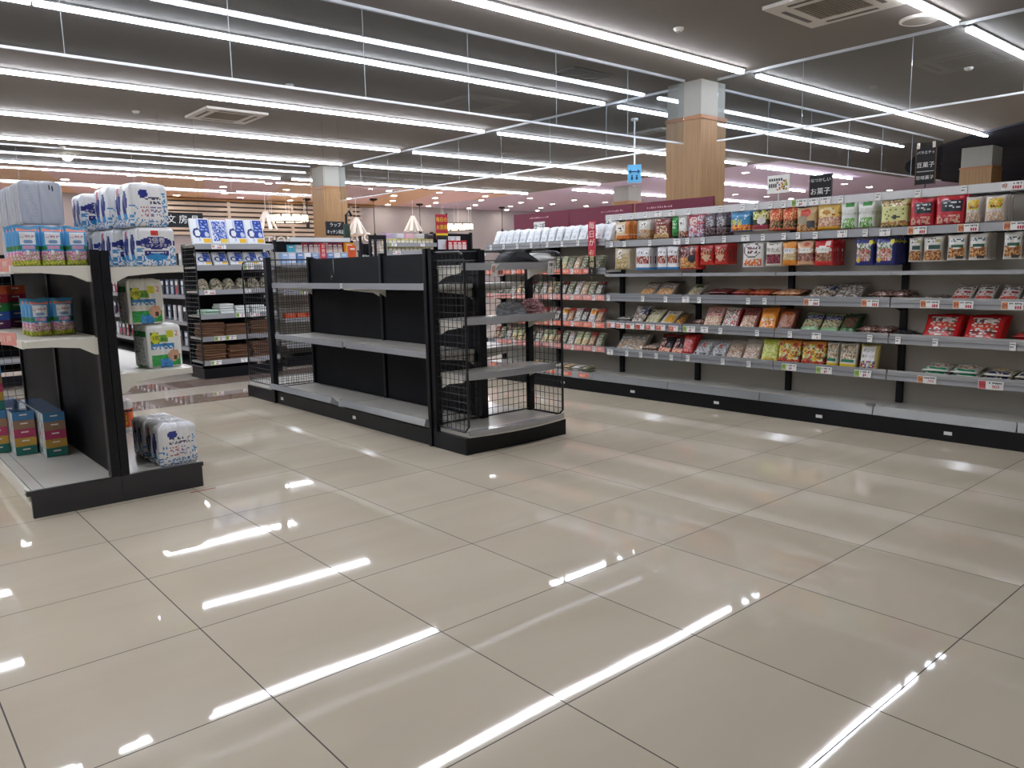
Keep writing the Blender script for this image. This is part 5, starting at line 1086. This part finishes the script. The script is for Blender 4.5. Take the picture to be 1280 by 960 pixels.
five((.055, 2.2, .903), .0, C6, 'red to purple tissue box pack on the left middle shelf, by the black panel', 'darker tissue box packs')
tag(MB().box(.56, .70, .545, .56, .0002, .0012).build('floor_tape', mat('red_tape', '#9a3a34', .5)), 'short strip of red tape on the floor by the left rack corner', 'tape')

def row(name, x0, x1, y, z, n, w, d, h, cols, label, cat, grp, face=None):
    ms = []
    for c in cols:
        p = PM(); p.solid(-w/2, w/2, -d/2, d/2, 0, h, c); 
        if face: p.rect(-w*.4, w*.4, h*.25, h*.7, -d/2-.001, face)
        p.rect(-w*.35, w*.3, h*.75, h*.85, -d/2-.001, '#e8e4de'); ms.append(p.mesh(name, PAPER))
    for i in range(n): put(name, ms[i % len(ms)], label + (', %s from left' % ORD[i] if n > 1 else ''), cat, (x0 + (x1-x0)*(i+.5)/n, y + rng.uniform(-.01, .01), z), rng.uniform(-.12, .12), grp)
# ---------------------------------------------------------------- racks in the left distance
def far_rack(x0, x1, y, zs, label, depth=.45, top=1.5, panel=BLACKP, sides=True, back=True):
    w = x1 - x0; t = thing('display_rack', label, 'shop rack', (x0, y, 0)); shs = []
    MB().box(0, w, .0, .03, 0, .12).box(0, .03, .0301, depth, 0, .12).box(w-.03, w, .0301, depth, 0, .12).box(.03, w-.03, .0301, depth, 0, .02).build('plinth', BLACK, t)
    for x in (0, w-.04): B(x, x+.04, depth-.03, depth+.01, .121, top).build('post', BLACK, t)
    if back: B(.041, w-.041, depth-.02, depth-.005, .125, top-.02).build('back_panel', panel, t)
    for z in zs:
        s = B(.012, w-.012, .03, depth-.031, z-.022, z).build('shelf', GREYSH, t)
        B(.012, w-.012, .016, .0295, z-.045, z+.012).build('price_rail', RAIL, s)
        n = 2
        for q in range(n): 
            c_ = card(s, rng.choice(['ww', 'm', 'wg']), rng.uniform(.12, w-.12), .01, z-.016)
        shs.append(s)
    if sides:
        for x in (0.005, w-.005): wire_panel(t, depth-.04, .14, zs[-1] if zs else 1.3, TR((x, .01, 0)) @ RZ(pi/2), name='side_panel')
    return t
far_rack(2.31, 3.27, 5.25, (.20, .48, .74, 1.02, 1.30, 1.54), 'rack end with blue-and-white boxes on top and brown towels below', top=1.56)
def leanbox(w, h, d, ops, seed): 
    gr, tx = art(ops, 26, 30, seed); p = PM()
    for i in range(26):
        for j in range(30): p.rect(-w/2+i*w/26, -w/2+(i+1)*w/26, j*h/30, (j+1)*h/30, -d/2, gr[i][j])
    p.solid(-w/2, w/2, -d/2+.0005, d/2, 0, h, '#dfe2e8')
    return p.mesh('carton', PAPER)
BX = [('b', 0, 1, '#e4e6ea'), ('r', .45, .22, .95, .98, '#27439a'), ('r', .36, .1, .44, .98, '#aebde0'), ('e', .3, .42, .22, .2, '#2f3f78'), ('e', .32, .42, .14, .13, '#e4e6ea'), ('r', .58, .02, .98, .2, '#e0b02a'), ('s', .5, .5, .92, .9, '#9fb4e0', .4), ('e', .8, .36, .12, .1, '#b8c4dc')]
BX2 = [('b', 0, 1, '#dfe3ea'), ('n', .1, .1, .95, .95, ['#27439a', '#6f8fd0', '#e4e6ea', '#3a5ab0']), ('r', .5, .02, .95, .2, '#e0c04a')]
ML = [leanbox(.215, .30, .04, BX, 1), leanbox(.19, .29, .04, BX2, 2), leanbox(.2, .17, .04, BX, 3)]
for i, (x, k) in enumerate(((2.43, 0), (2.64, 1), (2.85, 0), (3.07, 0))):
    o = put('carton', ML[k], 'blue and white carton leaning on the rack top, %s of four' % ('leftmost', 'second', 'third', 'rightmost')[i], 'carton', (x, 5.33, 1.55 + .006), 0, 'cartons on top of the far rack end'); o.rotation_euler = (-.3, .0, 0)
for i, x in enumerate((2.44, 2.63, 2.82, 3.0, 3.16)):
    o = put('carton', ML[2], 'blue carton tilted back, %s from left on second level of far rack end' % ORD[i], 'carton', (x, 5.33, 1.312), 0, 'blue cartons on the second level'); o.rotation_euler = (-.55, 0, 0); o.scale = (.8, 1, 1)
for i in range(6):
    bundle('patterned_bundle', .14, .16, .13, CLOTH, 'sage and beige patterned bundle, third level of the far rack end, place %s from left' % ('first', 'second', 'third', 'fourth', 'fifth', 'sixth')[i], 'bundle', (2.42 + i*.15, 5.40, 1.022), i, 20+i, .12, ['#8f8a76', '#a59a86', '#6f7462', '#b8a894', '#5f5a4c'])['group'] = 'patterned bundles on the third level'
def cloth_pile(x, y, z, n, h, w, d, m, name, label, grp):
    for q in range(n):
        o = B(-w/2, w/2, -d/2, d/2, .001, h-.001, min(h*.4, .012)).build(name, m, None, True); o.location = (x + rng.uniform(-.012, .012), y + rng.uniform(-.01, .01), z + q*h); o.rotation_euler = (0, 0, rng.uniform(-.07, .07))
        tag(o, label + (', topmost' if q == n-1 else ', %s from top' % ORD[n-1-q]), 'towel', grp)
for i, (x, m_, n) in enumerate(((2.46, GREENC, 2), (2.65, WHITEC, 4), (2.84, WHITEC, 3), (3.03, WHITEC, 3), (3.17, WHITEC, 2))):
    cloth_pile(x, 5.42, .742, n, .03, .17 if i < 4 else .09, .24, m_, 'folded_cloth', ('pale green' if i == 0 else 'white') + ' folded cloth, fourth level of far rack, %s pile' % ORD[i], 'folded cloths on the fourth level')
for z, nm, n, h in ((.482, 'fifth', 6, .028), (.202, 'lowest', 7, .028)):
    for i, x in enumerate((2.47, 2.76, 3.05)):
        cloth_pile(x, 5.42, z, n - (1 if i == 1 else 0), h, .27, .26, BROWN, 'folded_towel', 'brown folded towel, %s level of far rack end, %s pile' % (nm, ('left', 'middle', 'right')[i]), 'brown towels on the %s level' % nm)
# long side of that rack, facing left
t = thing('display_rack', 'dark rack side with hanging blister packs behind the blue cartons', 'shop rack', (2.36, 11.2, 0), -pi/2)
B(0, 5.45, 0, .8, 0, .12).build('plinth', BLACK, t); B(0, 5.45, .38, .42, .121, 1.5).build('back_panel', BLACKP, t)
for z in (.3, .62, .95, 1.28):
    s = B(0, 5.45, .1, .379, z-.02, z).build('shelf', GREYSH, t); B(0, 5.45, .085, .0995, z-.04, z+.01).build('price_rail', RAIL, s)
BLI = []
for i, c in enumerate(('#c9cdd3', '#8a3038', '#3a3f55', '#d5d0cb', '#5a6a80', '#77787c')):
    p = PM(); p.solid(-.05, .05, -.008, .008, 0, .2, c); p.rect(-.04, .04, .02, .11, -.0095, random.Random(i).choice(['#2b2b33', '#b9bec6', '#b84a5a', '#e0e0e0'])); p.rect(-.04, .04, .13, .18, -.0095, '#e8e8ea'); BLI.append(p.mesh('blister_pack', PAPER))
for r_ in range(4):
    for i in range(20):
        o = put('blister_pack', BLI[rng.randrange(6)], 'small stationery pack, %s from the far end, %s row up on the dark rack side' % (ORD[19-i], ORD[r_]), 'blister pack', (2.36 + .13 + rng.uniform(-.01, .01), 5.9 + i*.2, (.302, .622, .952, 1.282)[r_]), -pi/2 + rng.uniform(-.1, .1), 'blister packs on the dark rack side')

far_rack(-1.6, 1.3, 6.4, (.3, .62, .95, 1.28), 'rack in the far left distance seen through the wire of the left rack', sides=False, top=1.5)
row('pale_pack', -1.5, 1.2, 6.55, .621, 18, .1, .1, .16, ['#d8d4d4', '#5a3a44', '#c0c4cc', '#8a8088'], 'pale or plum pack, lower shelf of the far left rack', 'pack', 'packs on the far left rack, lower')
row('pale_pack', -1.5, 1.2, 6.55, .951, 18, .1, .1, .16, ['#c8c4c8', '#44444c', '#d0ccc8', '#7a5a60'], 'pale or plum pack, upper shelf of the far left rack', 'pack', 'packs on the far left rack, upper')
# racks right of it, seen through the wire and above the black rack
far_rack(3.5, 4.9, 5.6, (.28, .62, .97, 1.32), 'rack with pale shelves seen through the wire end of the black rack', panel=GREYW, top=1.5, sides=False)
row('snack_box', 3.56, 4.0, 5.75, .621, 3, .13, .12, .06, ['#c9502f', '#d0603a', '#b8452c'], 'orange-red flat box on a pale shelf behind the wire', 'box', 'orange-red boxes behind the wire')
row('small_pack', 3.56, 4.85, 5.78, .971, 11, .09, .1, .1, ['#a89ab8', '#c9c4cc', '#8a7a92', '#d8d0c8'], 'small mauve or pale pack on the pale shelf behind the wire', 'pack', 'mauve packs behind the wire')
row('small_pack', 3.56, 4.53, 5.78, 1.321, 9, .09, .1, .14, ['#9ab4d8', '#c9d4e6', '#6f8fc0', '#e0e4ea'], 'blue and white packet row above the black rack, at left', 'pack', 'blue packets above the black rack')
t = far_rack(4.05, 5.35, 6.6, (.3, .7, 1.1, 1.44), 'rack with red and purple bags behind the middle of the black rack', top=1.68, sides=False)
MB().box(.05, 1.0, -.02, 0, 1.64, 1.70).box(.05, .06, 0.0001, .42, 1.66, 1.68).box(.99, 1.0, .0001, .42, 1.66, 1.68).build('top_rail', ACRY, t)
row('snack_bag_far', 4.35, 4.98, 6.72, 1.441, 8, .085, .05, .19, ['#8f2430', '#6a2a4a', '#b03038', '#7a3a5a', '#a8a8b0'], 'red or purple bag in the row behind the black rack', 'bag', 'red and purple bags behind the black rack', '#c9b8b0')
row('snack_bag_far', 4.10, 4.35, 6.72, 1.441, 2, .1, .05, .16, ['#3f9ab0', '#c8ccd0'], 'teal or white bag left of the red and purple row', 'bag', 'teal and white bags')
row('snack_bag_far', 4.62, 4.62, 5.78, 1.321, 1, .1, .06, .24, ['#d0562c'], 'orange bag standing above the black rack left of the oak pillar', 'bag', None)
row('snack_bag_far', 5.14, 5.26, 6.9, 1.46, 1, .14, .06, .18, ['#d88a1f'], 'amber bag right of the red and purple row', 'bag', None, '#e6b040')
p = PM(); p.solid(-.045, .045, -.003, .003, 0, .22, '#b83038'); p.text('お買得', 0, .18, .055, '#f0dcd0', -.0042, None, True)
o = p.build('shelf_flag', PAPER); o.location = (4.08, 5.58, 1.36); tag(o, 'narrow red vertical flag with pale characters above the black rack', 'sign')
far_rack(5.05, 5.95, 5.6, (.3, .7, 1.1, 1.475, 1.585), 'rack with two rows of yellow-lidded jars above the black rack', top=1.60, sides=False, back=False)
def jar(x, y, z, me, label): put('jar', me, label, 'jar', (x, y, z), 0, 'yellow-lidded jars')
p = PM(); p.solid(-.03, .03, -.03, .03, 0, .052, '#cfc6a6'); p.solid(-.031, .031, -.031, .031, .0525, .07, '#d8cf8a'); p.rect(-.025, .025, .01, .04, -.031, '#e8e2cc'); JM = p.mesh('jar', PAPER)
for r_, z in enumerate((1.476, 1.586)):
    for i in range(12): jar(5.10 + i*.071, 5.70, z, JM, 'small jar with yellow lid, %s from left, %s row above the black rack' % (ORD[i], ('lower', 'upper')[r_]))
t = thing('wire_basket_rack', 'small black wire frame between the amber bag and the jars', 'rack', (4.60, 5.27, 0))
MB().box(0, .03, 0, .03, 0, 1.68).box(.23, .26, 0, .03, 0, 1.68).box(0, .03, .25, .28, 0, 1.68).box(.23, .26, .25, .28, 0, 1.68).box(.031, .229, .005, .025, 1.62, 1.68).build('frame', BLACK, t)
wire_panel(t, .2, 1.36, 1.61, TR((.03, .01, 0)), arch=False)
row('pastel_box', 5.07, 5.95, 5.72, 1.659, 5, .12, .12, .07, ['#b8a0c0', '#d0d0d8', '#d8a8b4', '#c9c9c4', '#45454c'], 'pastel box lying on top of the upper jar row', 'box', 'pastel boxes above the jars')
# banner, red goods and black post further right
t = thing('sale_banner', 'red and yellow vertical sale banner above the black rack', 'banner', (5.95, 5.5, 0))
MB().tube([(.11, .02, 0), (.11, .02, 2.02)], .012, 8).build('pole', BLACK, t)
p = PM(); p.solid(-.105, .105, -.003, .003, 1.64, 2.0, '#a02838'); p.rect(-.105, .105, 1.70, 1.73, -.0045, '#d8b82a'); p.rect(-.105, .105, 1.64, 1.70, -.0045, '#201c1e')
p.text('毎日の', 0, 1.92, .075, '#e8c83a', -.005, .19); p.text('お買得', 0, 1.81, .075, '#e8c83a', -.005, .19); p.build('cloth', PAPER, t)
far_rack(6.2, 7.0, 5.7, (.3, .7, 1.1, 1.45), 'rack with bright red bags just left of the white packets', top=1.78, sides=False)
row('red_bag', 6.27, 6.62, 5.82, 1.451, 4, .085, .06, .19, ['#b8202a', '#c42a30', '#a01820'], 'bright red bag left of the black rack post', 'bag', 'bright red bags', '#d8c4c0')
row('pale_jar', 6.24, 6.62, 5.98, 1.451, 4, .08, .08, .26, ['#c9d0d8', '#d8d4d0'], 'pale tall pack behind the bright red bags', 'pack', 'pale tall packs')
far_rack(7.0, 9.5, 9.2, (.4, .8, 1.2, 1.5), 'far rack in the middle distance left of the burgundy boards', top=1.75, sides=False)
row('far_pack', 7.1, 9.4, 9.4, 1.501, 16, .11, .1, .18, ['#c9a8a0', '#d8d4d0', '#8a5a5a', '#b8c0cc', '#a8402f'], 'assorted pack on the far rack top in the middle distance', 'pack', 'packs on the far rack')
far_rack(5.0, 6.8, 9.6, (.4, .8, 1.2, 1.55), 'far rack below the black sign on the oak pillar', top=1.8, sides=False)
row('far_pack', 5.1, 6.7, 9.8, 1.551, 12, .11, .1, .18, ['#d8d4d0', '#c9c4cc', '#b8a0a8', '#e0dcd4'], 'pale pack on the far rack below the black pillar sign', 'pack', 'pale packs on the far rack')

def black_sign(x, y, z0, z1, w, lines, label):
    t = thing('hanging_sign', label, 'sign', (x, y, 0))
    p = PM(); p.solid(-w/2, w/2, -.012, .012, z0, z1, '#222326')
    n = len(lines)
    for i, l in enumerate(lines): p.text(l, 0, z1 - (i+.5)*(z1-z0)/n, (z1-z0)/n*.62, '#ececea', -.0135, w*.9)
    p.build('sign_face', PAPER, t)
    MB().tube([(-w*.42, 0, z1), (-w*.42, 0, CZ-.002)], .0015, 5).tube([(w*.42, 0, z1), (w*.42, 0, CZ-.002)], .0015, 5).build('cord', BLACK, t)
black_sign(3.46, 9., 1.95, 2.18, .62, ['文 房 具'], 'black hanging sign with three white characters behind the blue cartons')
black_sign(5.58, 8., 1.80, 2.03, .34, ['ラップ', 'キッチン用品'], 'black two-line hanging sign in front of the far oak pillar')
t = thing('green_post_sign', 'tall narrow dark green post right of the far oak pillar', 'post', (5.46, 7.4, 0)); B(-.05, .05, -.02, .02, 0, 1.95).build('post', mat('dark_green', '#22392f', .5), t); MB().tube([(0, 0, 1.951), (0, 0, 2.1), (.06, 0, 2.16), (.1, 0, 2.08)], .02, 8).build('lamp', BLACK, t)

# ---------------------------------------------------------------- world and view
w = bpy.data.worlds.new('world'); SC.world = w; w.use_nodes = True
w.node_tree.nodes['Background'].inputs[0].default_value = (.03, .03, .032, 1); w.node_tree.nodes['Background'].inputs[1].default_value = .2
SC.view_settings.view_transform = 'Standard'; SC.view_settings.look = 'None'; SC.view_settings.exposure = 0.; SC.view_settings.gamma = 1.
SC.view_settings.use_curve_mapping = False
SC.cycles.use_denoising = True
SC.cycles.max_bounces = 10; SC.cycles.diffuse_bounces = 5; SC.cycles.glossy_bounces = 5; SC.cycles.transparent_max_bounces = 24; SC.cycles.sample_clamp_indirect = 6
